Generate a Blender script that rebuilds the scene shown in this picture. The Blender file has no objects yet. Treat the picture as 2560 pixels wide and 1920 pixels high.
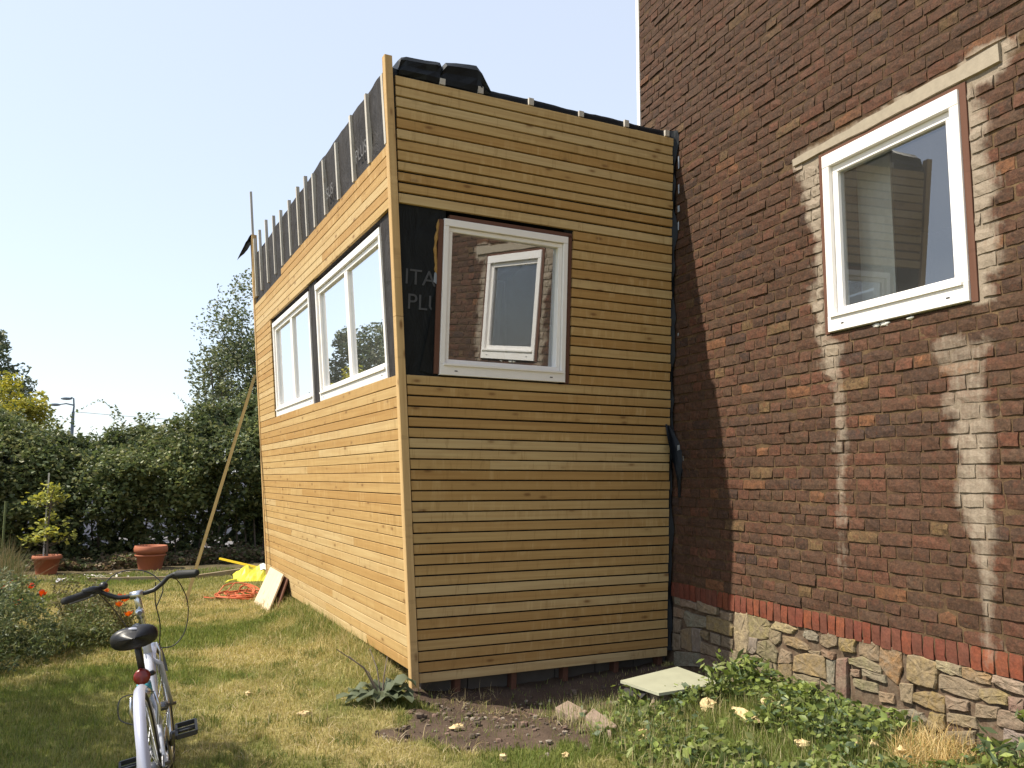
import bpy, math, random
import numpy as np
from mathutils import Vector, Matrix

random.seed(7)
RNG = np.random.default_rng(11)
SC = bpy.context.scene
COL = SC.collection

# ---------------------------------------------------------------- camera
EYE = 1.55
cam_d = bpy.data.cameras.new("camera")
cam = bpy.data.objects.new("camera", cam_d)
COL.objects.link(cam)
SC.camera = cam
FOCAL = 2069.635
PITCH, ROLL, YAW = math.radians(6.5473), math.radians(0.2201), math.radians(21.4592)
fwd = Vector((math.sin(YAW) * math.cos(PITCH), math.cos(YAW) * math.cos(PITCH), math.sin(PITCH)))
rgt0 = Vector((math.cos(YAW), -math.sin(YAW), 0))
up0 = rgt0.cross(fwd)
rgt = rgt0 * math.cos(ROLL) + up0 * math.sin(ROLL)
upv = -rgt0 * math.sin(ROLL) + up0 * math.cos(ROLL)
m = Matrix.Identity(4)
for i in range(3):
    m[i][0], m[i][1], m[i][2] = rgt[i], upv[i], -fwd[i]
m[2][3] = EYE
cam.matrix_world = m
cam_d.sensor_width = 36.0
cam_d.lens = FOCAL / 2560 * 36.0
cam_d.clip_start = 0.05
cam_d.clip_end = 2000

# ---------------------------------------------------------------- world, sun, exposure
SUN_EL, SUN_AZ = math.radians(51.4), math.radians(81.0)   # SUN_AZ: from +Y towards -X
world = bpy.data.worlds.new("World")
SC.world = world
world.use_nodes = True
wn = world.node_tree
for n_ in list(wn.nodes):
    wn.nodes.remove(n_)
sky = wn.nodes.new("ShaderNodeTexSky")
sky.sky_type = 'NISHITA'
sky.sun_disc = False
sky.sun_elevation = SUN_EL
sky.sun_rotation = -SUN_AZ
sky.altitude = 0
sky.air_density = 1.0
sky.dust_density = 1.0
sky.ozone_density = 1.0
bg = wn.nodes.new("ShaderNodeBackground")
bg.inputs['Strength'].default_value = 0.143
wo = wn.nodes.new("ShaderNodeOutputWorld")
hz = wn.nodes.new("ShaderNodeMix")                          # white summer haze, the same over the whole sky
hz.data_type = 'RGBA'
hz.inputs[0].default_value = 0.52
hz.inputs[7].default_value = (5.0, 5.3, 5.8, 1)
wn.links.new(sky.outputs[0], hz.inputs[6])
wn.links.new(hz.outputs[2], bg.inputs[0])
wn.links.new(bg.outputs[0], wo.inputs[0])

sun_d = bpy.data.lights.new("sun", 'SUN')
sun_d.energy = 4.9
sun_d.angle = math.radians(0.55)
sun_d.color = (1.0, 0.925, 0.78)
sun = bpy.data.objects.new("sun", sun_d)
COL.objects.link(sun)
to_sun = Vector((-math.sin(SUN_AZ) * math.cos(SUN_EL), math.cos(SUN_AZ) * math.cos(SUN_EL), math.sin(SUN_EL)))
sun.rotation_euler = (-to_sun).to_track_quat('-Z', 'Y').to_euler()
sun.location = to_sun * 40

SC.view_settings.view_transform = 'Standard'
SC.view_settings.look = 'None'
SC.view_settings.exposure = 0.62
SC.view_settings.gamma = 1.0
SC.view_settings.use_curve_mapping = False
try:
    SC.cycles.max_bounces = 8
    SC.cycles.transparent_max_bounces = 12
    SC.cycles.use_denoising = True
except Exception:
    pass


# ---------------------------------------------------------------- helpers
def vnoise(x, y, s, seed=0):
    """smooth value noise in 0..1; s is the cell size"""
    x = np.asarray(x, float) / s + 1000.0
    y = np.asarray(y, float) / s + 1000.0
    xi, yi = np.floor(x).astype(np.int64), np.floor(y).astype(np.int64)
    fx, fy = x - xi, y - yi
    fx, fy = fx * fx * (3 - 2 * fx), fy * fy * (3 - 2 * fy)

    def h(a, b):
        n = (a * 374761393 + b * 668265263 + seed * 982451653) & 0x7fffffff
        n = ((n ^ (n >> 13)) * 1274126177) & 0x7fffffff
        n = (n ^ (n >> 16)) & 0xffff
        return n / 65535.0
    return (h(xi, yi) * (1 - fx) + h(xi + 1, yi) * fx) * (1 - fy) + (h(xi, yi + 1) * (1 - fx) + h(xi + 1, yi + 1) * fx) * fy


def fbm(x, y, s, seed=0, o=3):
    t, a, w = 0, 1.0, 0
    for k in range(o):
        t = t + a * vnoise(x, y, s / 2 ** k, seed + k * 17)
        w += a
        a *= 0.55
    return t / w


def inpoly(px, py, poly):
    px, py = np.asarray(px, float), np.asarray(py, float)
    r = np.zeros(px.shape, bool)
    n = len(poly)
    for i in range(n):
        x0, y0 = poly[i]
        x1, y1 = poly[(i + 1) % n]
        if y0 == y1:
            continue
        c = ((y0 > py) != (y1 > py)) & (px < (x1 - x0) * (py - y0) / (y1 - y0) + x0)
        r ^= c
    return r


def smooth(a, b, x):
    t = np.clip((np.asarray(x, float) - a) / (b - a), 0, 1)
    return t * t * (3 - 2 * t)


def V(*a):
    return Vector(a)


ORG = {}


def put(o, parent=None, origin=(0, 0, 0)):
    """place object o with its origin at a world point, under an unrotated parent"""
    origin = Vector(origin)
    COL.objects.link(o)
    if parent is not None:
        o.parent = parent
        o.location = origin - ORG[parent.name]
    else:
        o.location = origin
    ORG[o.name] = origin
    return o


def tag(o, label=None, cat=None, group=None, kind=None):
    if label: o['label'] = label
    if cat: o['category'] = cat
    if group: o['group'] = group
    if kind: o['kind'] = kind
    return o


def thing(name, label, cat, loc, group=None):
    o = bpy.data.objects.new(name, None)
    o.empty_display_size = 0.1
    put(o, None, loc)
    return tag(o, label, cat, group)


class MB:
    """collects geometry in world coordinates for one mesh object"""

    def __init__(s):
        s.v, s.f, s.g, s.c, s.m = [], [], [], [], []
        s.hasg = s.hasc = False

    def add(s, verts, faces, g=None, c=None):
        b = len(s.v)
        s.v += [tuple(p) for p in verts]
        s.f += [tuple(b + i for i in f) for f in faces]
        n = len(verts)
        if g is not None: s.hasg = True
        if c is not None: s.hasc = True
        s.g += list(g) if g is not None else [(0, 0, 0)] * n
        if c is None: c = (1, 1, 1)
        s.c += [c] * n if not hasattr(c[0], '__len__') else list(c)
        return s

    def box8(s, p, g=None, c=None):
        """p: 8 points, bottom ring 0-3 then top ring 4-7"""
        return s.add(p, [(0, 3, 2, 1), (4, 5, 6, 7), (0, 1, 5, 4), (1, 2, 6, 5), (2, 3, 7, 6), (3, 0, 4, 7)], g, c)

    def box(s, a, b, c=None):
        x0, y0, z0 = a
        x1, y1, z1 = b
        p = [(x0, y0, z0), (x1, y0, z0), (x1, y1, z0), (x0, y1, z0), (x0, y0, z1), (x1, y0, z1), (x1, y1, z1), (x0, y1, z1)]
        L = max((x1 - x0, 0), (y1 - y0, 1), (z1 - z0, 2))[1]
        o = [L] + [i for i in range(3) if i != L]
        return s.box8(p, [tuple(q[i] for i in o) for q in p], c)

    def bar(s, a, b, w, h, up=(0, 0, 1), c=None):
        """rectangular bar from a to b"""
        a, b = Vector(a), Vector(b)
        d = (b - a)
        L = d.length
        d.normalize()
        sd = d.cross(Vector(up))
        if sd.length < 1e-6: sd = d.cross(Vector((1, 0, 0)))
        sd.normalize()
        u = sd.cross(d)
        p, g = [], []
        for (e, l) in ((a, 0), (b, L)):
            for sx, sz in ((-1, -1), (1, -1), (1, 1), (-1, 1)):
                p.append(e + sd * (sx * w / 2) + u * (sz * h / 2))
                g.append((l, sx * w / 2, sz * h / 2))
        return s.add(p, [(0, 3, 2, 1), (4, 5, 6, 7), (0, 1, 5, 4), (1, 2, 6, 5), (2, 3, 7, 6), (3, 0, 4, 7)][0:0] + [(0, 1, 2, 3), (7, 6, 5, 4), (0, 4, 5, 1), (1, 5, 6, 2), (2, 6, 7, 3), (3, 7, 4, 0)], g, c)

    def tube(s, pts, r, seg=8, c=None, cap=True):
        pts = [Vector(p) for p in pts]
        n = len(pts)
        rs = r if hasattr(r, '__len__') else [r] * n
        vs, fs = [], []
        prev = None
        for i, p in enumerate(pts):
            d = (pts[min(i + 1, n - 1)] - pts[max(i - 1, 0)])
            if d.length < 1e-9: d = Vector((0, 0, 1))
            d.normalize()
            if prev is None:
                a = d.cross(Vector((0.31, 0.2, 0.93)))
                if a.length < 1e-3: a = d.cross(Vector((1, 0, 0)))
            else:
                a = prev - d * prev.dot(d)
            a.normalize()
            prev = a
            b = d.cross(a)
            for k in range(seg):
                t = 2 * math.pi * k / seg
                vs.append(p + (a * math.cos(t) + b * math.sin(t)) * rs[i])
        for i in range(n - 1):
            for k in range(seg):
                k2 = (k + 1) % seg
                fs.append((i * seg + k, i * seg + k2, (i + 1) * seg + k2, (i + 1) * seg + k))
        if cap:
            fs.append(tuple(reversed(range(seg))))
            fs.append(tuple((n - 1) * seg + k for k in range(seg)))
        return s.add(vs, fs, None, c)

    def lathe(s, base, prof, seg=20, axis=(0, 0, 1), c=None):
        """prof: list of (radius, height) along axis"""
        ax = Vector(axis).normalized()
        a = ax.cross(Vector((0.3, 0.9, 0.2))).normalized()
        b = ax.cross(a)
        base = Vector(base)
        vs, fs = [], []
        for (r, h) in prof:
            for k in range(seg):
                t = 2 * math.pi * k / seg
                vs.append(base + ax * h + (a * math.cos(t) + b * math.sin(t)) * r)
        for i in range(len(prof) - 1):
            for k in range(seg):
                k2 = (k + 1) % seg
                fs.append((i * seg + k, i * seg + k2, (i + 1) * seg + k2, (i + 1) * seg + k))
        return s.add(vs, fs, None, c)

    def blob(s, ctr, rad, seg=8, rings=5, jit=0.15, c=None, seed=0):
        rr = random.Random(seed)
        ctr = Vector(ctr)
        vs, fs = [], []
        for i in range(rings + 1):
            ph = math.pi * i / rings
            for k in range(seg):
                t = 2 * math.pi * k / seg
                q = 1 + rr.uniform(-jit, jit)
                vs.append(ctr + Vector((rad[0] * math.sin(ph) * math.cos(t) * q, rad[1] * math.sin(ph) * math.sin(t) * q, rad[2] * math.cos(ph) * q)))
        for i in range(rings):
            for k in range(seg):
                k2 = (k + 1) % seg
                fs.append((i * seg + k, (i + 1) * seg + k, (i + 1) * seg + k2, i * seg + k2))
        return s.add(vs, fs, None, c)

    def build(s, name, mat, parent=None, origin=None, smooth_=False):
        if origin is None:
            origin = ORG[parent.name] if parent is not None else Vector((0, 0, 0))
        origin = Vector(origin)
        me = bpy.data.meshes.new(name)
        v = np.array(s.v, float) - np.array(origin)
        me.from_pydata([tuple(p) for p in v], [], s.f)
        if s.hasg:
            at = me.attributes.new('gc', 'FLOAT_VECTOR', 'POINT')
            at.data.foreach_set('vector', np.array(s.g, np.float32).ravel())
        if s.hasc:
            at = me.attributes.new('col', 'FLOAT_COLOR', 'POINT')
            cc = np.array(s.c, np.float32)
            if cc.shape[1] == 3: cc = np.concatenate([cc, np.ones((len(cc), 1), np.float32)], 1)
            at.data.foreach_set('color', cc.ravel())
        if smooth_:
            me.polygons.foreach_set('use_smooth', [True] * len(me.polygons))
        me.materials.append(mat)
        me.update()
        o = bpy.data.objects.new(name, me)
        return put(o, parent, origin)


def np_mesh(name, verts, faces, mat, col=None, parent=None, origin=None, smooth_=False):
    """large mesh straight from arrays; faces (M,3) or (M,4)"""
    if origin is None:
        origin = ORG[parent.name] if parent is not None else Vector((0, 0, 0))
    verts = np.asarray(verts, np.float32) - np.array(origin, np.float32)
    faces = np.asarray(faces, np.int32)
    me = bpy.data.meshes.new(name)
    me.vertices.add(len(verts))
    me.vertices.foreach_set('co', verts.ravel())
    k = faces.shape[1]
    me.loops.add(faces.size)
    me.loops.foreach_set('vertex_index', faces.ravel())
    me.polygons.add(len(faces))
    me.polygons.foreach_set('loop_start', np.arange(0, faces.size, k, dtype=np.int32))
    me.polygons.foreach_set('loop_total', np.full(len(faces), k, np.int32))
    if smooth_:
        me.polygons.foreach_set('use_smooth', np.ones(len(faces), bool))
    if col is not None:
        col = np.asarray(col, np.float32)
        if col.shape[1] == 3: col = np.concatenate([col, np.ones((len(col), 1), np.float32)], 1)
        at = me.attributes.new('col', 'FLOAT_COLOR', 'POINT')
        at.data.foreach_set('color', col.ravel())
    me.materials.append(mat)
    me.update(calc_edges=True)
    me.validate()
    o = bpy.data.objects.new(name, me)
    return put(o, parent, origin)


# ---------------------------------------------------------------- materials
class NT:
    def __init__(s, name):
        s.mat = bpy.data.materials.new(name)
        s.mat.use_nodes = True
        s.t = s.mat.node_tree
        s.b = s.t.nodes['Principled BSDF']
        s.out = s.t.nodes['Material Output']

    def n(s, typ, **kw):
        nd = s.t.nodes.new(typ)
        for k, v in kw.items():
            if k.startswith('i_'):
                nd.inputs[k[2:].replace('_', ' ')].default_value = v
            else:
                setattr(nd, k, v)
        return nd

    def l(s, a, b):
        s.t.links.new(a, b)

    def math(s, op, a, b=None, c=None):
        nd = s.n('ShaderNodeMath', operation=op)
        for i, x in enumerate((a, b, c)):
            if x is None: continue
            if hasattr(x, 'node'): s.l(x, nd.inputs[i])
            else: nd.inputs[i].default_value = x
        return nd.outputs[0]

    def mix(s, f, a, b, mode='MIX'):
        nd = s.n('ShaderNodeMix', data_type='RGBA', blend_type=mode)
        for i, x in ((0, f), (6, a), (7, b)):
            if hasattr(x, 'node'): s.l(x, nd.inputs[i])
            else: nd.inputs[i].default_value = x if i == 0 else ((*x, 1) if len(x) == 3 else x)
        return nd.outputs[2]

    def ramp(s, f, stops):
        nd = s.n('ShaderNodeValToRGB')
        s.l(f, nd.inputs[0])
        e = nd.color_ramp.elements
        while len(e) < len(stops): e.new(0.5)
        for el, (p, c) in zip(e, stops):
            el.position = p
            el.color = (*c, 1) if hasattr(c, '__len__') else (c, c, c, 1)
        return nd.outputs[0]

    def noise(s, vec, scale, detail=3, rough=0.55, dist=0.0):
        nd = s.n('ShaderNodeTexNoise')
        nd.inputs['Scale'].default_value = scale
        nd.inputs['Detail'].default_value = detail
        nd.inputs['Roughness'].default_value = rough
        nd.inputs['Distortion'].default_value = dist
        if vec is not None: s.l(vec, nd.inputs['Vector'])
        return nd.outputs[0]

    def attr(s, name, vec=False):
        nd = s.n('ShaderNodeAttribute', attribute_name=name)
        return nd.outputs['Vector'] if vec else nd.outputs['Color']

    def mapv(s, vec, scale=(1, 1, 1), loc=None):
        nd = s.n('ShaderNodeMapping')
        s.l(vec, nd.inputs[0])
        nd.inputs['Scale'].default_value = scale
        if loc is not None:
            if hasattr(loc, 'node'): s.l(loc, nd.inputs['Location'])
            else: nd.inputs['Location'].default_value = loc
        return nd.outputs[0]

    def bump(s, h, strength=0.3, dist=0.01):
        nd = s.n('ShaderNodeBump')
        nd.inputs['Strength'].default_value = strength
        nd.inputs['Distance'].default_value = dist
        s.l(h, nd.inputs['Height'])
        s.l(nd.outputs[0], s.b.inputs['Normal'])

    def pos(s):
        return s.n('ShaderNodeNewGeometry').outputs['Position']

    def rnd(s):
        return s.n('ShaderNodeObjectInfo').outputs['Random']


def simple(name, col, rough=0.6, metal=0.0, noise_amt=0.12, scale=30, bump=0.0, spec=0.5):
    k = NT(name)
    tc = k.n('ShaderNodeTexCoord').outputs['Object']
    nz = k.noise(tc, scale, 4)
    c = k.mix(nz, tuple(x * (1 - noise_amt) for x in col), tuple(min(1, x * (1 + noise_amt)) for x in col))
    k.l(c, k.b.inputs['Base Color'])
    k.b.inputs['Roughness'].default_value = rough
    k.b.inputs['Metallic'].default_value = metal
    k.b.inputs['Specular IOR Level'].default_value = spec
    if bump: k.bump(nz, bump, 0.004)
    return k.mat


def mat_wood(name, tones, knot=(0.16, 0.075, 0.028), rough=0.62, weather=0.0):
    k = NT(name)
    g = k.attr('gc', True)
    rnd = k.rnd()
    off = k.n('ShaderNodeCombineXYZ')
    k.l(k.math('MULTIPLY', rnd, 87.0), off.inputs[0])
    k.l(k.math('MULTIPLY', rnd, 31.0), off.inputs[1])
    k.l(k.math('MULTIPLY', rnd, 53.0), off.inputs[2])
    grain = k.noise(k.mapv(g, (1.1, 38, 38), off.outputs[0]), 1.0, 5, 0.6, 0.5)
    broad = k.noise(k.mapv(g, (1.3, 7, 7), off.outputs[0]), 1.0, 3, 0.5, 0.3)
    base = k.ramp(rnd, [(0.0, tones[0]), (0.3, tones[1]), (0.65, tones[2]), (1.0, tones[3])])
    c = k.mix(k.ramp(grain, [(0.35, 0.0), (0.7, 1.0)]), base, (0.62, 0.5, 0.42), 'MULTIPLY')
    c = k.mix(0.5, base, c)
    c = k.mix(k.math('MULTIPLY', k.ramp(broad, [(0.4, 0.0), (0.75, 1.0)]), 0.45), c, tones[1])
    vo = k.n('ShaderNodeTexVoronoi', feature='F1')
    vo.inputs['Scale'].default_value = 1.0
    k.l(k.mapv(g, (5.0, 13, 9), off.outputs[0]), vo.inputs['Vector'])
    kn = k.ramp(vo.outputs['Distance'], [(0.08, 1.0), (0.22, 0.0)])
    sel = k.math('GREATER_THAN', k.n('ShaderNodeSeparateColor').outputs[0], 2.0)
    sep = k.n('ShaderNodeSeparateColor')
    k.l(vo.outputs['Color'], sep.inputs[0])
    sel = k.math('GREATER_THAN', sep.outputs[0], 0.62)
    kf = k.math('MULTIPLY', k.math('MULTIPLY', kn, sel), 0.75)
    halo = k.math('MULTIPLY', k.math('MULTIPLY', k.ramp(vo.outputs['Distance'], [(0.1, 1.0), (0.42, 0.0)]), sel), 0.22)
    c = k.mix(halo, c, tuple(x * 0.55 for x in tones[1]))
    c = k.mix(kf, c, knot)
    cross = k.noise(k.mapv(g, (17, 2.2, 2.2), off.outputs[0]), 1.0, 2, 0.5, 0.6)      # grain swirls across the board beside knots
    cf = k.math('MULTIPLY', k.ramp(cross, [(0.54, 0.0), (0.64, 1.0), (0.72, 0.0)]), k.ramp(broad, [(0.45, 0.0), (0.65, 0.28)]))
    c = k.mix(cf, c, tuple(min(1, x * 1.25) for x in tones[3]))
    cf2 = k.math('MULTIPLY', k.ramp(cross, [(0.30, 0.0), (0.34, 1.0), (0.38, 0.0)]), 0.35)
    c = k.mix(cf2, c, tuple(x * 0.62 for x in tones[1]))
    if weather:
        w = k.noise(k.pos(), 6, 4)
        c = k.mix(k.math('MULTIPLY', k.ramp(w, [(0.35, 0.0), (0.7, 1.0)]), weather), c, (0.3, 0.28, 0.25))
    k.l(c, k.b.inputs['Base Color'])
    k.b.inputs['Roughness'].default_value = rough
    k.b.inputs['Specular IOR Level'].default_value = 0.12
    k.bump(grain, 0.25, 0.002)
    return k.mat


def mat_attr(name, rough=0.85, n_scale=60, n_amt=0.35, bump=0.4, bdist=0.006, spec=0.3, pale=None, dirt=None, dirt_amt=0.6, mottle=0.0):
    """base colour from 'col' with fine noise; alpha of 'col' = pale stain amount"""
    k = NT(name)
    at = k.n('ShaderNodeAttribute', attribute_name='col')
    c = at.outputs['Color']
    p = k.pos()
    n1 = k.noise(p, n_scale, 5, 0.62)
    n2 = k.noise(p, n_scale * 0.22, 4, 0.6)
    f = k.ramp(n1, [(0.25, 1 - n_amt), (0.75, 1 + n_amt * 0.6)])
    c2 = k.mix(1.0, c, f, 'MULTIPLY')
    c2 = k.mix(k.math('MULTIPLY', k.ramp(n2, [(0.42, 0.0), (0.75, 1.0)]), n_amt * 0.9), c2, tuple([0.045, 0.035, 0.03]))
    if mottle:
        ma = k.noise(p, 30, 6, 0.75, 0.4)
        mb_ = k.noise(k.mapv(p, (1, 1, 1.4), (5, 3, 1)), 44, 5, 0.75)
        mc_ = k.noise(k.mapv(p, (1, 1, 1), (9, 2, 7)), 19, 6, 0.75)
        c2 = k.mix(k.math('MULTIPLY', k.ramp(ma, [(0.47, 0.0), (0.62, 1.0)]), mottle), c2, (0.024, 0.017, 0.013))
        c2 = k.mix(k.math('MULTIPLY', k.ramp(mb_, [(0.52, 0.0), (0.66, 1.0)]), mottle * 0.75), c2, (0.15, 0.085, 0.048))
        c2 = k.mix(k.math('MULTIPLY', k.ramp(mc_, [(0.52, 0.0), (0.68, 1.0)]), mottle * 0.8), c2, (0.13, 0.048, 0.028))
    if dirt is not None:
        dn = k.noise(p, 13, 5, 0.7)
        c2 = k.mix(k.ramp(dn, [(0.36, 0.0), (0.66, dirt_amt)]), c2, k.mix(n1, tuple(x * 0.75 for x in dirt), tuple(x * 1.25 for x in dirt)))
    if pale is not None:
        nn = k.math('ADD', k.math('MULTIPLY', k.noise(p, 30, 5, 0.7), 0.5), k.math('MULTIPLY', k.noise(k.mapv(p, (1, 34, 3.5)), 1.0, 4, 0.65), 0.5))
        fac = k.math('MULTIPLY_ADD', k.math('SUBTRACT', nn, 0.5), 1.5, at.outputs['Alpha'])
        fac = k.ramp(fac, [(0.22, 0.0), (0.95, 1.0)])
        pc = k.mix(k.ramp(n1, [(0.3, 0.0), (0.7, 1.0)]), tuple(x * 0.82 for x in pale), pale)
        c2 = k.mix(k.math('MULTIPLY', fac, 0.86), c2, pc)
    k.l(c2, k.b.inputs['Base Color'])
    k.b.inputs['Roughness'].default_value = rough
    k.b.inputs['Specular IOR Level'].default_value = spec
    k.bump(k.math('ADD', n1, k.math('MULTIPLY', n2, 1.5)), bump, bdist)
    return k.mat


def mat_leaf(name, transl=0.3, rough=0.5, spec=0.25):
    k = NT(name)
    c = k.attr('col')
    k.l(c, k.b.inputs['Base Color'])
    k.b.inputs['Roughness'].default_value = rough
    k.b.inputs['Specular IOR Level'].default_value = spec
    tr = k.n('ShaderNodeBsdfTranslucent')
    hs = k.n('ShaderNodeHueSaturation')
    hs.inputs['Value'].default_value = 1.5
    hs.inputs['Saturation'].default_value = 1.1
    k.l(c, hs.inputs['Color'])
    k.l(hs.outputs[0], tr.inputs[0])
    mx = k.n('ShaderNodeMixShader')
    mx.inputs[0].default_value = transl
    k.l(k.b.outputs[0], mx.inputs[1])
    k.l(tr.outputs[0], mx.inputs[2])
    k.l(mx.outputs[0], k.out.inputs[0])
    return k.mat


def mat_glass(name, base=0.1, gain=2.6, tint=(0.86, 0.9, 0.88)):
    k = NT(name)
    k.t.nodes.remove(k.b)
    fr = k.n('ShaderNodeFresnel')
    fr.inputs[0].default_value = 1.52
    f = k.math('MULTIPLY_ADD', fr.outputs[0], gain, base)
    f = k.math('MINIMUM', f, 0.92)
    tr = k.n('ShaderNodeBsdfTransparent')
    tr.inputs[0].default_value = (*tint, 1)
    gl = k.n('ShaderNodeBsdfGlossy')
    gl.inputs['Roughness'].default_value = 0.0
    gl.inputs['Color'].default_value = (0.93, 0.95, 0.98, 1)
    mx = k.n('ShaderNodeMixShader')
    k.l(f, mx.inputs[0])
    k.l(tr.outputs[0], mx.inputs[1])
    k.l(gl.outputs[0], mx.inputs[2])
    df = k.n('ShaderNodeBsdfDiffuse')                       # a film of building dust
    df.inputs[0].default_value = (0.55, 0.55, 0.54, 1)
    m2 = k.n('ShaderNodeMixShader')
    dn = k.noise(k.pos(), 3.0, 4, 0.6)
    k.l(k.math('MULTIPLY_ADD', dn, 0.06, 0.015), m2.inputs[0])
    k.l(mx.outputs[0], m2.inputs[1])
    k.l(df.outputs[0], m2.inputs[2])
    k.l(m2.outputs[0], k.out.inputs[0])
    return k.mat


TONES = [(0.455, 0.297, 0.122), (0.395, 0.235, 0.085), (0.475, 0.325, 0.14), (0.54, 0.41, 0.215)]
M = {}
M['wood'] = mat_wood('larch_cladding', TONES)
M['post'] = mat_wood('larch_post', [(0.54, 0.37, 0.175), (0.5, 0.33, 0.15), (0.54, 0.37, 0.175), (0.57, 0.40, 0.2)])
M['batten'] = mat_wood('batten_wood', [(0.50, 0.48, 0.44), (0.56, 0.53, 0.48), (0.46, 0.44, 0.41), (0.55, 0.51, 0.44)], knot=(0.3, 0.25, 0.2), weather=0.3)
M['ply'] = mat_wood('plywood', [(0.62, 0.5, 0.35)] * 4, weather=0.25)
M['brownwood'] = mat_wood('brown_jamb_wood', [(0.13, 0.065, 0.045)] * 4, rough=0.7)
M['white'] = simple('white_frame_paint', (0.80, 0.77, 0.74), 0.4, 0, 0.05, 12)
M['glass'] = mat_glass('window_glass', 0.06, 2.2)
M['glassF'] = mat_glass('window_glass_front', 0.28, 2.6)
M['glassL'] = mat_glass('window_glass_side', 0.14, 2.3)
M['red_brick'] = mat_attr('red_brick', 0.85, 70, 0.35, 0.4, pale=(0.315, 0.26, 0.20), dirt=(0.135, 0.052, 0.034), dirt_amt=0.7, mottle=0.25, spec=0.15)
M['brick'] = mat_attr('old_brick', 0.9, 75, 0.45, 0.5, 0.006, pale=(0.315, 0.26, 0.20), dirt=(0.080, 0.046, 0.031), dirt_amt=0.45, mottle=0.68, spec=0.12)
M['mortar'] = mat_attr('mortar', 0.92, 90, 0.3, 0.5, 0.005, pale=(0.315, 0.26, 0.20), dirt=(0.064, 0.038, 0.024), dirt_amt=0.75, mottle=0.4, spec=0.1)
M['stone'] = mat_attr('sandstone', 0.88, 42, 0.32, 0.8, 0.012, dirt=(0.195, 0.155, 0.112), dirt_amt=0.85, mottle=0.22, spec=0.12)
M['render'] = simple('cement_lintel', (0.31, 0.26, 0.195), 0.85, 0, 0.2, 25, 0.5)
M['soilstone'] = mat_attr('chips', 0.9, 60, 0.25, 0.3)
M['leaf'] = mat_leaf('leaf', 0.28, 0.45)
M['grassm'] = mat_leaf('grass_blade', 0.3, 0.6, 0.15)
M['petal'] = mat_leaf('petal', 0.35, 0.6, 0.2)
M['bark'] = simple('bark', (0.11, 0.085, 0.065), 0.9, 0, 0.35, 18, 0.6)
M['stem'] = simple('green_stem', (0.10, 0.12, 0.04), 0.7)
M['terracotta'] = simple('terracotta', (0.33, 0.105, 0.05), 0.75, 0, 0.2, 14, 0.2)
M['edging'] = mat_wood('edging_timber_wood', [(0.26, 0.195, 0.115)] * 4, weather=0.3)
M['footing'] = simple('shaded_footing', (0.085, 0.075, 0.066), 0.95, 0, 0.3, 8)  # concrete footing, darkened in its colour for the shade under the cladding
M['concrete'] = simple('concrete_block', (0.30, 0.27, 0.25), 0.9, 0, 0.25, 20, 0.5)
M['pole'] = mat_wood('pole_wood', [(0.36, 0.285, 0.13)] * 4)
M['pinkblock'] = simple('pink_paving_block', (0.26, 0.19, 0.145), 0.9, 0, 0.25, 30, 0.5)
M['black'] = simple('black_plastic', (0.012, 0.012, 0.014), 0.42, 0, 0.1)
M['rubber'] = simple('black_rubber', (0.018, 0.018, 0.018), 0.7, 0, 0.2)
M['vinyl'] = simple('saddle_vinyl', (0.008, 0.008, 0.012), 0.42, 0, 0.1, 80, 0.15)
M['chrome'] = simple('brushed_alloy', (0.62, 0.64, 0.68), 0.3, 1.0, 0.08)
M['silver'] = simple('silver_fender', (0.40, 0.41, 0.50), 0.35, 0.25, 0.05, 9)
M['bikewhite'] = simple('white_bike_paint', (0.52, 0.53, 0.60), 0.25, 0, 0.03, 10)
M['steel'] = simple('dark_steel', (0.16, 0.16, 0.17), 0.4, 0.9, 0.1)
M['greypad'] = simple('grey_saddle_badge', (0.28, 0.29, 0.36), 0.4)
M['tealp'] = simple('teal_bike_paint', (0.05, 0.26, 0.33), 0.3)
M['reflector'] = simple('red_reflector', (0.16, 0.012, 0.007), 0.3)
M['yellow'] = simple('yellow_plastic', (0.60, 0.53, 0.03), 0.45, 0, 0.08)
M['yellowwood'] = simple('yellow_pole_paint', (0.66, 0.46, 0.02), 0.5)
M['whitebag'] = simple('white_print', (0.75, 0.73, 0.68), 0.5)
M['orange'] = simple('orange_cord', (0.52, 0.12, 0.04), 0.6)
M['foam'] = simple('expanded_foam', (0.62, 0.47, 0.25), 0.85, 0, 0.3, 60, 0.8)
M['greenboard'] = simple('pale_green_board', (0.36, 0.36, 0.26), 0.6, 0, 0.2, 7)
M['interior'] = simple('interior_plaster', (0.20, 0.17, 0.14), 0.9)
M['darkint'] = simple('dark_interior', (0.06, 0.05, 0.04), 0.9)
M['curtain'] = simple('pale_curtain', (0.55, 0.56, 0.56), 0.9)
M['greypost'] = simple('lamp_post_paint', (0.09, 0.12, 0.16), 0.6)
M['letter'] = simple('grey_print', (0.05, 0.052, 0.058), 0.7)
M['foamdark'] = simple('aged_foam', (0.30, 0.17, 0.045), 0.9, 0, 0.4, 50, 0.8)
M['letter2'] = simple('faint_grey_print', (0.10, 0.095, 0.095), 0.7)
M['asphalt'] = simple('asphalt', (0.16, 0.15, 0.16), 0.9, 0, 0.2, 5)
M['whitewall'] = simple('pale_render_wall', (0.42, 0.41, 0.45), 0.85, 0, 0.1, 4)
M['bluefilm'] = simple('silver_film', (0.22, 0.24, 0.27), 0.4, 0.2)

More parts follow.
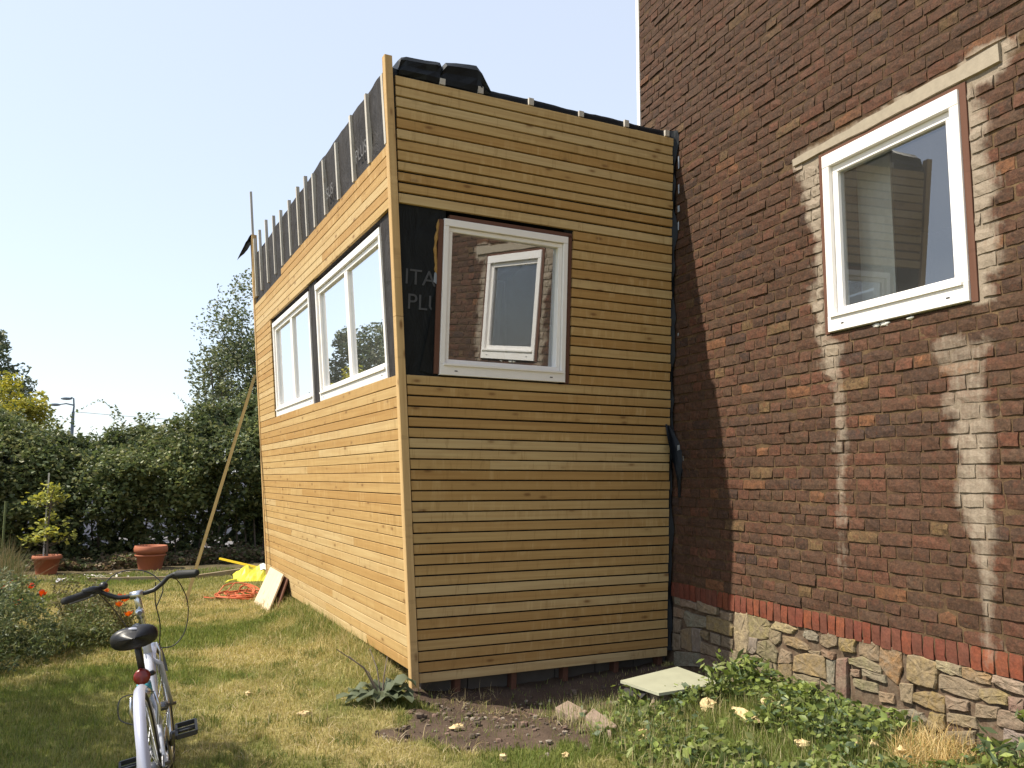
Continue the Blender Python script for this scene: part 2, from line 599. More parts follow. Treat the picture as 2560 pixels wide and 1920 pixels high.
k = NT('roofing_membrane')
tc = k.pos()
w1 = k.noise(k.mapv(tc, (3, 3, 1.3)), 2.2, 4, 0.6, 0.8)
w2 = k.noise(tc, 55, 3)
c = k.mix(k.ramp(w1, [(0.35, 0.0), (0.7, 1.0)]), (0.022, 0.019, 0.018), (0.040, 0.035, 0.033))
k.l(c, k.b.inputs['Base Color'])
k.b.inputs['Roughness'].default_value = 0.7
k.b.inputs['Specular IOR Level'].default_value = 0.2
k.bump(k.math('ADD', w1, k.math('MULTIPLY', w2, 0.06)), 0.8, 0.05)
M['membrane'] = k.mat
k = NT('roofing_felt')
tc = k.pos()
w1 = k.noise(tc, 9, 4, 0.6, 0.8)
c = k.mix(w1, (0.006, 0.007, 0.009), (0.012, 0.015, 0.019))
k.l(c, k.b.inputs['Base Color'])
k.b.inputs['Roughness'].default_value = 0.5
k.b.inputs['Specular IOR Level'].default_value = 0.2
k.bump(w1, 0.3, 0.015)
M['felt'] = k.mat

k = NT('front_membrane')  # darker copy of the sunlit side's membrane, the front's shade put into its colour
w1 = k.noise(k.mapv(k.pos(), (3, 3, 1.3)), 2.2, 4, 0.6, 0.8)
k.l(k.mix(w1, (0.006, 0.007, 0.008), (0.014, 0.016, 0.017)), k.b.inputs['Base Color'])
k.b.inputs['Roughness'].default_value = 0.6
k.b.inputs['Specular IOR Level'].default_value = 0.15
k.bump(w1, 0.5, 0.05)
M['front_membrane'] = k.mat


def proj(P):
    """picture position (0..2560, 0..1920) and depth, only used to choose which bricks show largest"""
    d = Vector(P) - Vector((0, 0, EYE))
    z = d.dot(fwd)
    if z < 0.05: return None
    return 1280 + FOCAL * d.dot(rgt) / z, 960 - FOCAL * d.dot(upv) / z, z


# ================================================================= ground
SOIL = [(1.45, 6.3), (1.75, 5.75), (1.35, 5.35), (1.2, 5.1), (1.45, 4.75), (1.9, 4.62), (2.3, 4.6), (2.75, 4.95), (3.0, 5.2), (3.5, 5.5), (3.9, 5.6), (3.9, 6.4)]


def gz(x, y):
    x, y = np.asarray(x, float), np.asarray(y, float)
    z = (fbm(x, y, 1.3, 3, 3) - 0.5) * 0.07 + (fbm(x, y, 0.22, 5, 2) - 0.5) * 0.025
    pit = np.exp(-(((x - 2.55) / 0.85) ** 2 + ((y - 5.75) / 0.5) ** 2) * 1.1)
    z = z - 0.14 * pit
    z = z + 0.05 * np.exp(-(((x - 1.35) / 0.35) ** 2 + ((y - 5.95) / 0.4) ** 2))
    z = z + 0.09 * smooth(2.9, 3.9, x) * smooth(5.4, 4.2, y)
    lx = 1.62 - 0.0819 * (y - 6.04)
    z = z + 0.10 * np.exp(-((x - lx + 0.05) / 0.28) ** 2) * smooth(6.1, 7.0, y) * smooth(12, 11, y)
    far = smooth(22, 40, np.hypot(x, y))
    return z * (1 - far)


def soil_amt(x, y):
    jx = x + (fbm(x, y, 0.18, 21, 2) - 0.5) * 0.35
    jy = y + (fbm(x, y, 0.18, 22, 2) - 0.5) * 0.35
    s = inpoly(jx, jy, SOIL).astype(float)
    s = np.maximum(s, smooth(13.9, 14.9, y + (fbm(x, y, 0.5, 9) - .5) * 1.2 - 0.12 * x) * 0.75)
    return s


def green_amt(x, y):
    """0 = straw, 1 = lush"""
    g = fbm(x, y, 0.5, 31, 4) * 0.7 + fbm(x, y, 1.8, 32, 2) * 0.3
    g = smooth(0.39, 0.63, g)
    for (cx, cy, rx, ry, a) in ((0.55, 9.3, 0.75, 0.55, .75), (0.75, 7.0, 0.6, 0.45, .55), (0.2, 6.2, 0.5, 0.35, .5),
                                (1.2, 6.35, 0.35, 0.6, .6), (3.3, 4.0, 1.3, 1.4, 1.0), (1.8, 4.1, 1.2, 0.35, .7), (-0.9, 5.8, 1.1, 1.9, .9),
                                (0.3, 13.3, 2.2, 0.9, .55)):
        g = np.maximum(g, a * np.exp(-(((x - cx) / rx) ** 2 + ((y - cy) / ry) ** 2)))
    for (cx, cy, rx, ry, a) in ((0.25, 8.0, 0.35, 0.25, .8), (1.0, 7.7, 0.3, 0.5, .8), (0.9, 5.3, 0.35, 0.5, .85), (0.35, 10.8, 1.1, 0.7, .6), (0.75, 8.4, .3, .4, .6)):
        g = g * (1 - a * np.exp(-(((x - cx) / rx) ** 2 + ((y - cy) / ry) ** 2)))
    return g


def axis_coords(lo, hi, step, far):
    a = list(np.arange(lo, hi + step / 2, step))
    d, p = step, hi
    up = []
    while p < far:
        d *= 1.5
        p += d
        up.append(p)
    d, p = step, lo
    dn = []
    while p > -far:
        d *= 1.5
        p -= d
        dn.append(p)
    return np.array(dn[::-1] + a + up)


gx, gy = axis_coords(-3.2, 4.6, 0.045, 900), axis_coords(2.6, 16.5, 0.05, 900)
GX, GY = np.meshgrid(gx, gy)
GZ = gz(GX, GY)
so = soil_amt(GX, GY)
GZ = GZ + so * (fbm(GX, GY, 0.07, 41, 2) - 0.5) * 0.035
gr = green_amt(GX, GY)
n1 = fbm(GX, GY, 0.12, 45, 3)[..., None]
c_g = np.array([0.125, 0.14, 0.038]) * (0.7 + 0.6 * n1)
c_s = np.array([0.31, 0.255, 0.105]) * (0.7 + 0.6 * n1)
c_d = np.array([0.105, 0.074, 0.055]) * (0.6 + 0.8 * n1)
cg = c_s * (1 - gr[..., None]) + c_g * gr[..., None]
cg = cg * (1 - so[..., None]) + c_d * so[..., None]
nx_, ny_ = len(gx), len(gy)
idx = np.arange(nx_ * ny_).reshape(ny_, nx_)
faces = np.stack([idx[:-1, :-1], idx[:-1, 1:], idx[1:, 1:], idx[1:, :-1]], -1).reshape(-1, 4)
M['ground'] = mat_attr('lawn_earth', 0.95, 120, 0.3, 0.7, 0.012, 0.1)
ground = np_mesh('ground', np.stack([GX, GY, GZ], -1).reshape(-1, 3), faces, M['ground'], cg.reshape(-1, 3), smooth_=True)
tag(ground, kind='structure')


# ================================================================= brick house
X = 3.905
WY0, WY1, WZ0, WZ1 = 3.1694, 4.2243, 2.5124, 3.7076      # window
JAMB = 0.045
house = thing('brick_house', 'tall dark brown brick house with pale mortar patches round its white window', 'house', (X, 4.0, 0))
P1 = [(4.51, 3.789), (4.407, 3.801), (4.208, 3.74), (4.268, 2.524), (4.231, 2.465), (4.341, 2.482), (4.389, 2.654), (4.389, 2.792), (4.329, 3.055), (4.338, 3.168), (4.413, 3.302), (4.421, 3.532), (4.493, 3.702)]
P2 = [(3.167, 3.727), (3.067, 3.636), (3.007, 3.463), (3.051, 3.347), (2.988, 3.059), (3.063, 2.996), (2.981, 2.82), (2.955, 2.706), (3.064, 2.626), (3.014, 2.507), (3.147, 2.469), (3.193, 2.5)]
P3 = [(4.322, 2.492), (4.124, 2.448), (4.163, 2.193), (4.139, 2.061), (4.133, 1.805), (4.173, 0.976), (4.232, 0.97), (4.206, 1.937), (4.218, 2.173), (4.315, 2.263)]
P4 = [(3.428, 2.361), (3.072, 2.304), (3.102, 2.212), (3.103, 2.088), (3.117, 1.993), (3.085, 1.908), (3.085, 1.685), (3.125, 1.652), (3.112, 1.517), (3.106, 1.384), (3.13, 1.145), (3.144, 1.051), (3.212, 1.043), (3.296, 1.308), (3.313, 1.411), (3.351, 1.459), (3.318, 1.585), (3.347, 1.763), (3.332, 1.869), (3.426, 1.984), (3.35, 2.101), (3.435, 2.258)]
P5 = [(3.236, 1.156), (3.137, 1.164), (3.155, 0.74), (3.184, 0.614), (3.212, 0.549), (3.23, 0.726), (3.234, 0.97)]
P6 = [(4.538, 3.806), (3.725, 3.841), (3.179, 3.85), (2.954, 3.876), (2.84, 3.861), (2.802, 3.765), (2.874, 3.702), (2.969, 3.659), (3.164, 3.691), (4.218, 3.694), (4.472, 3.723)]


def pale(y, z):
    y, z = np.asarray(y, float), np.asarray(z, float)
    if y.max() < 2.72 or y.min() > 4.62 or z.min() > 3.95 or z.max() < 0.5:
        return np.zeros(y.shape)
    tot = 0
    for dy, dz in ((0, 0), (0.025, 0.01), (-0.025, 0.012), (0.012, -0.015), (-0.012, -0.012), (.04, 0), (-.04, 0)):
        yy = y + dy + (vnoise(y, z, 0.05, 61) - 0.5) * 0.07
        zz = z + dz + (vnoise(y, z, 0.05, 62) - 0.5) * 0.05
        a = np.zeros(y.shape)
        for p, w in ((P1, 1.0), (P2, 1.0), (P6, 1.0), (P3, 0.82), (P4, 0.86), (P5, 0.86)):
            if p is P4: w = 0.86 - 0.26 * smooth(1.7, 2.2, z)
            if p is P3: w = 0.86 - 0.2 * smooth(1.7, 1.1, z)
            a = np.maximum(a, w * inpoly(yy, zz, p))
        tot = tot + a
    return tot / 7


# recessed mortar body of the wall, with the window opening left out
ys = np.unique(np.concatenate([np.arange(-2.0, 6.60, 0.05), [WY0 - JAMB, WY1 + JAMB, 6.605]]))
zs = np.unique(np.concatenate([np.arange(-0.3, 8.0, 0.05), [WZ0 - 0.01, WZ1 + 0.03]]))
YY, ZZ = np.meshgrid(ys, zs)
XX = X + 0.0065 + (fbm(YY, ZZ, 0.05, 71, 2) - 0.5) * 0.003
XX = XX + (ZZ < 0.555) * (0.006 + 0.016 * smooth(0.5, 0.75, fbm(YY, ZZ, 0.09, 75, 3)))
al = pale(YY, ZZ)
nn = fbm(YY, ZZ, 0.3, 72)
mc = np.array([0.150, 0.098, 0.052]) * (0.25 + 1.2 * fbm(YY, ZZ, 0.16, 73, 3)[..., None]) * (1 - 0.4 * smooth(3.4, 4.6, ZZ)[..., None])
low = (ZZ < 0.56)[..., None]
mc = np.where(low, np.array([0.17, 0.128, 0.09]) * (0.6 + 0.8 * nn[..., None]), mc)
idx = np.arange(YY.size).reshape(YY.shape)
f = np.stack([idx[:-1, :-1], idx[1:, :-1], idx[1:, 1:], idx[:-1, 1:]], -1)
cy, cz = (YY[:-1, :-1] + YY[1:, 1:]) / 2, (ZZ[:-1, :-1] + ZZ[1:, 1:]) / 2
keep = ~((cy > WY0 - JAMB) & (cy < WY1 + JAMB) & (cz > WZ0 - 0.01) & (cz < WZ1 + 0.03))
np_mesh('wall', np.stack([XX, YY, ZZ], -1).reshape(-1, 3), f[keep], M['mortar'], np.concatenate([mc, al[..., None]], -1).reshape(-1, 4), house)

BR = [((0.062, 0.035, 0.023), 22), ((0.078, 0.041, 0.027), 26), ((0.100, 0.047, 0.030), 20), ((0.125, 0.051, 0.032), 11),
      ((0.050, 0.031, 0.023), 12), ((0.19, 0.085, 0.040), 3), ((0.036, 0.027, 0.025), 5), ((0.15, 0.10, 0.046), 2.5), ((0.080, 0.050, 0.033), 14)]
BRc, BRw = [b[0] for b in BR], [b[1] for b in BR]
brnd = random.Random(5)


def brick_verts(mb, y0, y1, z0, z1, colr, nx, nz, prot, depth=0.03, rough=0.005):
    """one brick face standing proud of the mortar, with worn uneven edges"""
    base = len(mb.v)
    tl, tw = brnd.uniform(-0.0015, 0.0015), (brnd.uniform(0.003, 0.006) if brnd.random() < .25 else brnd.uniform(-0.001, 0.003))
    yy = np.linspace(y0, y1, nx + 1)
    zz = np.linspace(z0, z1, nz + 1)
    vs, cs = [], []
    A, B = np.meshgrid(yy, zz)
    av = pale(A, B)
    for j in range(nz + 1):
        for i in range(nx + 1):
            e = (i in (0, nx)) + (j in (0, nz))
            x = X - prot + tl * ((i / nx) - .5) * 2 + tw * ((j / nz) - .5) * 2 + brnd.uniform(-rough, rough) * 0.6 + e * 0.0028
            jy = brnd.uniform(-0.003, 0.003) if e else brnd.uniform(-0.01, 0.01)
            jz = brnd.uniform(-0.003, 0.003) if e else brnd.uniform(-0.006, 0.006)
            vs.append((x, yy[i] + jy, zz[j] + jz))
            d = brnd.uniform(0.86, 1.12)
            cs.append((colr[0] * d, colr[1] * d, colr[2] * d, float(av[j, i])))
    fs = []
    for j in range(nz):
        for i in range(nx):
            a = j * (nx + 1) + i
            fs.append((a, a + nx + 1, a + nx + 2, a + 1))
    ring = [i for i in range(nx + 1)] + [(j * (nx + 1) + nx) for j in range(1, nz + 1)] + [nz * (nx + 1) + i for i in range(nx - 1, -1, -1)] + [j * (nx + 1) for j in range(nz - 1, 0, -1)]
    b2 = len(vs)
    for r in ring:
        v = vs[r]
        vs.append((X + depth, v[1], v[2]))
        cs.append(cs[r])
    n = len(ring)
    for q in range(n):
        q2 = (q + 1) % n
        fs.append((ring[q], ring[q2], b2 + q2, b2 + q))
    mb.add(vs, fs, None, cs)


PITCH_Z, JT = 0.0791, 0.011
ZR = 0.6925
bricks = []
row = 0
z = ZR
while z < 8.0:
    head = row % 2 == 1
    step = 0.125 if head else 0.25
    y = 6.605 - (brnd.uniform(0, 0.03) + (0.06 if head else 0) + (0.125 if row % 4 == 2 else 0))
    first = True
    z0, z1 = z + JT / 2, z + PITCH_Z - JT / 2
    prev_end = 6.60
    while prev_end > -2.0:
        L = step + brnd.uniform(-0.012, 0.012)
        if not head and brnd.random() < 0.06: L = 0.125
        a, b = prev_end - L + JT / 2, prev_end - JT / 2
        if first:
            a = y - L + JT / 2
            if b - a > step * 1.3: a = b - step * 0.6
        first = False
        wz = (float(vnoise(np.array([a]), np.array([row * 1.0]), 0.7, 90)[0]) - .5) * 0.010
        bricks.append((a, b, z0 + wz + brnd.uniform(-.0025, .0025), z1 + wz + brnd.uniform(-.0035, .0025), head))
        prev_end = a - JT / 2
    row += 1
    z += PITCH_Z
HY0, HY1, HZ0, HZ1 = WY0 - JAMB, WY1 + JAMB, WZ0 - 0.012, WZ1 + 0.03
LY0, LY1, LZ0, LZ1 = 2.90, 4.50, 3.745, 3.835            # lintel


def cut(bl, y0, y1, z0, z1):
    out = []
    for (a, b, c, d, h) in bl:
        if b <= y0 or a >= y1 or d <= z0 or c >= z1:
            out.append((a, b, c, d, h))
            continue
        if d - c > 0.03 and c < z0 - 0.02: out.append((a, b, c, min(d, z0 - 0.003), h)); continue
        if d > z1 + 0.02: out.append((a, b, max(c, z1 + 0.003), d, h)); continue
        if a < y0 - 0.02: out.append((a, y0 - 0.002, c, d, h))
        if b > y1 + 0.02: out.append((y1 + 0.002, b, c, d, h))
    return out


bricks = cut(bricks, HY0, HY1, HZ0, HZ1)
bricks = cut(bricks, LY0, LY1, LZ0, LZ1)
sc_ = []
for i, (a, b, c, d, h) in enumerate(bricks):
    p0, p1, p2 = proj((X, a, c)), proj((X, b, c)), proj((X, a, d))
    ar = 0
    if p0 and p1 and p2:
        mx, my = (p0[0] + p1[0]) / 2, (p0[1] + p2[1]) / 2
        if 0 < mx < 2560 and 0 < my < 1920 and b < 6.0:
            ar = abs(p1[0] - p0[0]) * abs(p2[1] - p0[1])
    sc_.append((ar, i))
big = set(i for ar, i in sorted(sc_, reverse=True)[:300] if ar > 0)
rest = MB()
for i, (a, b, c, d, h) in enumerate(bricks):
    colr = brnd.choices(BRc, BRw)[0]
    gy_ = 0.70 + 0.75 * float(fbm(np.array([(a + b) / 2]), np.array([c]), 0.8, 81)[0])
    colr = tuple((v * .8 + w * .2) * gy_ for v, w in zip(colr, (0.075, 0.041, 0.027)))
    mid = (c + d) / 2
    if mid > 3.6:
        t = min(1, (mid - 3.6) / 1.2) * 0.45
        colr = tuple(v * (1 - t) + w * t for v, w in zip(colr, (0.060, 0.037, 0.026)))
    prot = brnd.uniform(0.000, 0.0025) + (0.005 if brnd.random() < .07 else 0)
    stained = pale(np.array([a, (a + b) / 2, b]), np.array([mid, mid, mid])).max() > 0.02
    if i in big:
        mb = MB()
        brick_verts(mb, a, b, c, d, colr, (3 if h else 5) if stained else (2 if h else 4), 2, prot)
        mb.build('brick', M['brick'], house, (X, (a + b) / 2, mid))
    else:
        far_ = (b < 2.2 or mid > 5.9)
        brick_verts(rest, a, b, c, d, colr, 1 if far_ else ((4 if h else 7) if stained else (2 if h else 3)), 1 if far_ else (3 if stained else 2), prot)
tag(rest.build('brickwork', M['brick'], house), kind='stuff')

# red header course above the stone plinth
y = 6.6
rb = 0
while y > 0.3:
    w = 0.076 + brnd.uniform(-0.006, 0.006)
    colr = brnd.choice([(0.19, 0.050, 0.028), (0.215, 0.060, 0.031), (0.165, 0.046, 0.030), (0.13, 0.045, 0.031), (0.25, 0.075, 0.035), (0.15, 0.055, 0.037)])
    mb = MB()
    brick_verts(mb, y - w + 0.006, y - 0.003, 0.567 + brnd.uniform(-.004, .004), 0.687 + brnd.uniform(-.003, .003), colr, 2, 3, brnd.uniform(0.002, 0.005), rough=0.003)
    mb.build('red_brick', M['red_brick'], house, (X, y - w / 2, 0.63))
    y -= w

# rubble stone plinth
STONES=[
 ('pale',[(5.326,0.552),(5.185,0.567),(5.173,0.444),(5.198,0.285),(5.327,0.276),(5.34,0.416)]),
 ('yellow',[(5.165,0.561),(5.06,0.561),(4.964,0.567),(4.942,0.519),(4.955,0.445),(5.028,0.42),(5.175,0.413)]),
 ('pale',[(4.861,0.562),(4.744,0.563),(4.661,0.547),(4.694,0.513),(4.791,0.508),(4.919,0.511)]),
 ('beige',[(4.927,0.503),(4.823,0.497),(4.817,0.445),(4.869,0.404),(4.934,0.437)]),
 ('yellow',[(4.792,0.479),(4.677,0.487),(4.577,0.465),(4.545,0.432),(4.629,0.422),(4.768,0.431)]),
 ('grey',[(4.581,0.543),(4.514,0.555),(4.459,0.542),(4.466,0.502),(4.558,0.502),(4.591,0.513)]),
 ('brown',[(4.418,0.543),(4.345,0.577),(4.281,0.561),(4.289,0.506),(4.366,0.476),(4.428,0.492)]),
 ('grey',[(5.169,0.405),(5.087,0.409),(5.081,0.332),(5.122,0.293),(5.184,0.3)]),
 ('brown',[(5.069,0.383),(4.961,0.42),(4.911,0.393),(4.869,0.353),(4.877,0.281),(4.996,0.284),(5.079,0.314)]),
 ('yellow',[(4.675,0.362),(4.563,0.403),(4.401,0.412),(4.397,0.277),(4.504,0.276),(4.699,0.269)]),
 ('beige',[(4.815,0.387),(4.722,0.376),(4.719,0.313),(4.847,0.287)]),
 ('yellow',[(4.846,0.281),(4.726,0.305),(4.722,0.124),(4.849,0.069),(4.868,0.178)]),
 ('grey',[(4.38,0.395),(4.31,0.406),(4.322,0.267),(4.371,0.245),(4.388,0.282)]),
 ('beige',[(5.205,0.244),(5.103,0.291),(5.006,0.274),(4.892,0.276),(4.888,0.174),(4.973,0.182),(5.183,0.162)]),
 ('beige',[(5.381,0.263),(5.296,0.27),(5.298,0.181),(5.387,0.172)]),
 ('brown',[(5.286,0.268),(5.209,0.271),(5.227,0.159),(5.291,0.158)]),
 ('beige',[(4.545,0.426),(4.439,0.44),(4.449,0.408),(4.53,0.407)]),
 ('red',[(4.418,0.455),(4.304,0.455),(4.314,0.413),(4.405,0.417)]),
 ('beige',[(4.7,0.243),(4.604,0.257),(4.457,0.264),(4.468,0.166),(4.714,0.151)]),
 ('brown',[(4.445,0.253),(4.337,0.244),(4.35,0.186),(4.454,0.188)]),
 ('beige',[(5.189,0.15),(4.992,0.166),(4.897,0.163),(4.893,0.055),(5.165,0.01)]),
 ('brown',[(5.386,0.141),(5.23,0.141),(5.244,0.044),(5.394,0.016)]),
 ('grey',[(6.068,0.563),(5.84,0.557),(5.839,0.507),(6.059,0.506)]),
 ('beige',[(5.814,0.576),(5.567,0.562),(5.579,0.507),(5.808,0.5)]),
 ('yellow',[(5.686,0.479),(5.415,0.481),(5.371,0.443),(5.385,0.376),(5.693,0.376)]),
 ('grey',[(6.006,0.466),(5.723,0.459),(5.711,0.387),(5.972,0.351),(6.024,0.407)]),
 ('beige',[(6.177,0.477),(6.019,0.47),(6.044,0.41),(6.182,0.403)]),
 ('brown',[(6.193,0.388),(6.074,0.384),(6.101,0.281),(6.207,0.27)]),
 ('yellow',[(6.079,0.307),(5.935,0.345),(5.939,0.163),(6.084,0.164)]),
 ('grey',[(5.912,0.348),(5.796,0.354),(5.791,0.185),(5.904,0.17)]),
 ('grey',[(5.656,0.357),(5.529,0.351),(5.534,0.285),(5.638,0.279)]),
 ('beige',[(5.508,0.356),(5.375,0.352),(5.389,0.279),(5.514,0.282)]),
 ('yellow',[(5.774,0.357),(5.677,0.352),(5.691,0.296),(5.779,0.308)]),
 ('beige',[(5.778,0.262),(5.578,0.257),(5.583,0.184),(5.784,0.179)]),
 ('brown',[(5.558,0.243),(5.39,0.254),(5.396,0.157),(5.552,0.158)]),
 ('brown',[(6.214,0.256),(6.094,0.255),(6.098,0.142),(6.218,0.12)]),
 ('grey',[(6.179,0.106),(5.816,0.16),(5.795,0.069),(6.182,-0.01)]),
 ('brown',[(5.779,0.168),(5.581,0.172),(5.561,0.111),(5.776,0.073)]),
 ('beige',[(5.512,0.545),(5.378,0.543),(5.382,0.485),(5.505,0.492)]),
 ('grey',[(6.162,0.594),(6.08,0.581),(6.083,0.51),(6.165,0.506)]),
 ('orange',[(4.251,0.559),(4.126,0.568),(4.134,0.49),(4.25,0.485)]),
 ('beige',[(4.088,0.576),(3.943,0.574),(3.942,0.48),(4.022,0.479),(4.093,0.487)]),
 ('orange',[(3.922,0.563),(3.86,0.581),(3.775,0.559),(3.776,0.477),(3.81,0.379),(3.884,0.412),(3.932,0.455)]),
 ('beige',[(4.181,0.443),(4.066,0.478),(3.937,0.444),(3.932,0.412),(4.047,0.414),(4.169,0.417)]),
 ('yellow',[(3.715,0.555),(3.631,0.566),(3.523,0.548),(3.531,0.488),(3.548,0.41),(3.641,0.408),(3.729,0.419)]),
 ('pale',[(3.518,0.565),(3.449,0.573),(3.374,0.559),(3.369,0.516),(3.436,0.507),(3.522,0.528)]),
 ('yellow',[(3.362,0.562),(3.281,0.564),(3.195,0.554),(3.204,0.506),(3.29,0.505),(3.363,0.508)]),
 ('pink',[(3.502,0.494),(3.379,0.501),(3.264,0.474),(3.262,0.429),(3.308,0.409),(3.513,0.418)]),
 ('pale',[(3.176,0.563),(3.068,0.56),(3.01,0.55),(3.013,0.501),(3.107,0.506),(3.184,0.524)]),
 ('orange',[(3.69,0.353),(3.581,0.384),(3.49,0.375),(3.502,0.295),(3.605,0.293),(3.7,0.305)]),
 ('pink',[(3.473,0.389),(3.341,0.391),(3.346,0.339),(3.467,0.323)]),
 ('yellow',[(3.26,0.471),(3.18,0.49),(3.103,0.475),(3.111,0.433),(3.211,0.413),(3.264,0.433)]),
 ('brown',[(4.282,0.418),(4.191,0.436),(4.215,0.164),(4.293,0.14)]),
 ('lilac',[(3.828,0.218),(3.715,0.252),(3.646,0.245),(3.625,0.22),(3.638,0.157),(3.723,0.114),(3.849,0.12)]),
 ('beige',[(4.169,0.385),(4.099,0.393),(4.103,0.349),(4.173,0.345)]),
 ('pink',[(4.149,0.329),(3.971,0.34),(3.96,0.29),(4.077,0.284),(4.153,0.289)]),
 ('beige',[(3.948,0.299),(3.842,0.307),(3.839,0.256),(3.944,0.246)]),
 ('pink',[(4.167,0.177),(4.059,0.197),(3.981,0.169),(4.014,0.107),(4.164,0.095)]),
 ('brown',[(3.96,0.212),(3.867,0.223),(3.858,0.174),(3.957,0.148)]),
 ('orange',[(3.589,0.268),(3.497,0.282),(3.49,0.207),(3.62,0.162)]),
 ('pink',[(3.473,0.297),(3.302,0.318),(3.3,0.263),(3.385,0.254),(3.477,0.253)]),
 ('beige',[(3.287,0.39),(3.159,0.404),(3.173,0.346),(3.293,0.329)]),
 ('brown',[(3.095,0.474),(3.015,0.479),(3.019,0.412),(3.095,0.406)]),
 ('beige',[(3.162,0.394),(3.02,0.403),(3.025,0.328),(3.167,0.312)]),
 ('pink',[(3.793,0.38),(3.698,0.391),(3.711,0.287),(3.792,0.288)]),
 ('brown',[(4.143,0.079),(4.014,0.091),(4.033,0.028),(4.139,0.004)]),
 ('beige',[(3.481,0.2),(3.307,0.247),(3.317,0.18),(3.485,0.132)]),
 ('pink',[(4.064,0.406),(3.904,0.402),(3.899,0.366),(3.971,0.361),(4.066,0.373)]),
]
SCOL = {'pale': (0.36, 0.29, 0.19), 'yellow': (0.30, 0.215, 0.105), 'beige': (0.275, 0.205, 0.13), 'grey': (0.265, 0.23, 0.175), 'brown': (0.215, 0.16, 0.105),
        'red': (0.23, 0.135, 0.085), 'orange': (0.29, 0.185, 0.075), 'pink': (0.275, 0.205, 0.135), 'lilac': (0.235, 0.20, 0.16)}
for yy0 in np.arange(0.3, 2.5, 0.3):                       # the plinth goes on to the right of the picture
    for zz0 in np.arange(0.02, 0.5, 0.18):
        j = lambda: brnd.uniform(-0.02, 0.02)
        STONES.append((brnd.choice(['pink', 'beige', 'yellow', 'brown', 'pale']), [(yy0 + .28 + j(), zz0 + j()), (yy0 + .29 + j(), zz0 + .16 + j()), (yy0 + .12 + j(), zz0 + .165), (yy0 + j(), zz0 + .15 + j()), (yy0 + j(), zz0 + j())]))

allp = [pl for _, pl in STONES]
for _ in range(900):                                        # small filling stones in the free places
    w_, h_ = brnd.uniform(.07, .15), brnd.uniform(.045, .085)
    yc, zc = brnd.uniform(2.55, 5.9), brnd.uniform(0.03, 0.52)
    ty = np.array([a_ * w_ * .56 for a_ in (-1, 0, 1) for b_ in (-1, 0, 1)]) + yc
    tz = np.array([b_ * h_ * .6 for a_ in (-1, 0, 1) for b_ in (-1, 0, 1)]) + zc
    if tz.max() > 0.555 or any(inpoly(ty, tz, pl).any() for pl in allp): continue
    if any(abs(p_[0] - yc) < w_ * .5 and abs(p_[1] - zc) < h_ * .55 for pl in allp for p_ in pl): continue
    j = lambda: brnd.uniform(-0.010, 0.010)
    pl = [(yc + w_ / 2 + j(), zc - h_ / 2 + j()), (yc + w_ / 2 + j(), zc + h_ / 2 + j()), (yc + j(), zc + h_ * .52 + j()), (yc - w_ / 2 + j(), zc + h_ / 2 + j()), (yc - w_ / 2 + j(), zc - h_ / 2 + j())]
    allp.append(pl)
    STONES.append((brnd.choice(['pink', 'beige', 'brown', 'grey', 'brown']), pl))


def stone_mesh(poly, colr, seed):
    r = random.Random(seed)
    n0 = len(poly)
    pts = []
    for i in range(n0):                                    # rounded, slightly wandering outline
        a, b = poly[i], poly[(i + 1) % n0]
        for t in (0.05, 0.5, 0.95):
            pts.append((a[0] + (b[0] - a[0]) * t + r.uniform(-.004, .004), a[1] + (b[1] - a[1]) * t + r.uniform(-.004, .004)))
    cy_ = sum(p[0] for p in pts) / len(pts)
    cz_ = sum(p[1] for p in pts) / len(pts)
    proud = r.uniform(0.006, 0.02)
    mb = MB()
    n = len(pts)
    vs, cs = [], []
    for sc, dx in ((1.10, -0.6), (1.075, 0.55), (1.0, 0.93), (0.55, 1.0)):
        for p in pts:
            q = (cy_ + (p[0] - cy_) * sc, cz_ + (p[1] - cz_) * sc)
            vs.append((X + 0.010 - proud * dx + r.uniform(-.0035, .0035) * (dx > .9), q[0], q[1]))
            d = r.uniform(0.85, 1.12)
            cs.append((colr[0] * d, colr[1] * d, colr[2] * d, 0))
    vs.append((X + 0.010 - proud, cy_, cz_))
    cs.append((*colr, 0))
    fs = []
    for q in range(3):
        for i in range(n):
            i2 = (i + 1) % n
            fs.append((q * n + i, q * n + i2, (q + 1) * n + i2, (q + 1) * n + i))
    for i in range(n):
        fs.append((3 * n + i, 3 * n + (i + 1) % n, 4 * n))
    mb.add(vs, fs, None, cs)
    return mb, (X, cy_, cz_)


for i, (kk, pl) in enumerate(STONES):
    r = random.Random(i)
    colr = tuple(v * r.uniform(0.88, 1.1) for v in SCOL[kk])
    mb, org = stone_mesh(pl, colr, i)
    mb.build('stone', M['stone'], house, org)

# lintel, jamb boards, trim at the far corner, body of the house
mb = MB()
lv, lf = [], []
for i, t in enumerate(np.linspace(0, 1, 13)):
    yy = LY1 + 0.01 - t * (LY1 - LY0)
    zb, zt = 3.742 + brnd.uniform(-.004, .004), 3.80 + 0.05 * t + brnd.uniform(-.006, .006)
    pr = 0.012 + brnd.uniform(-.003, .003)
    for (xx, zz) in ((X + .02, zb), (X - pr, zb + .004), (X - pr - .004, zt - .012), (X + .02, zt)):
        lv.append((xx, yy, zz))
for i in range(12):
    for q in range(3):
        lf.append((i * 4 + q, i * 4 + q + 1, i * 4 + q + 5, i * 4 + q + 4))
lf += [(0, 3, 2, 1), (48, 49, 50, 51)]
mb.add(lv, lf)
mb.build('lintel', M['render'], house)
mb = MB()
mb.bar((X + 0.02, 6.63, 3.0), (X + 0.02, 6.63, 8.2), 0.05, 0.05)
mb.build('corner_trim', M['white'], house)
mb = MB()
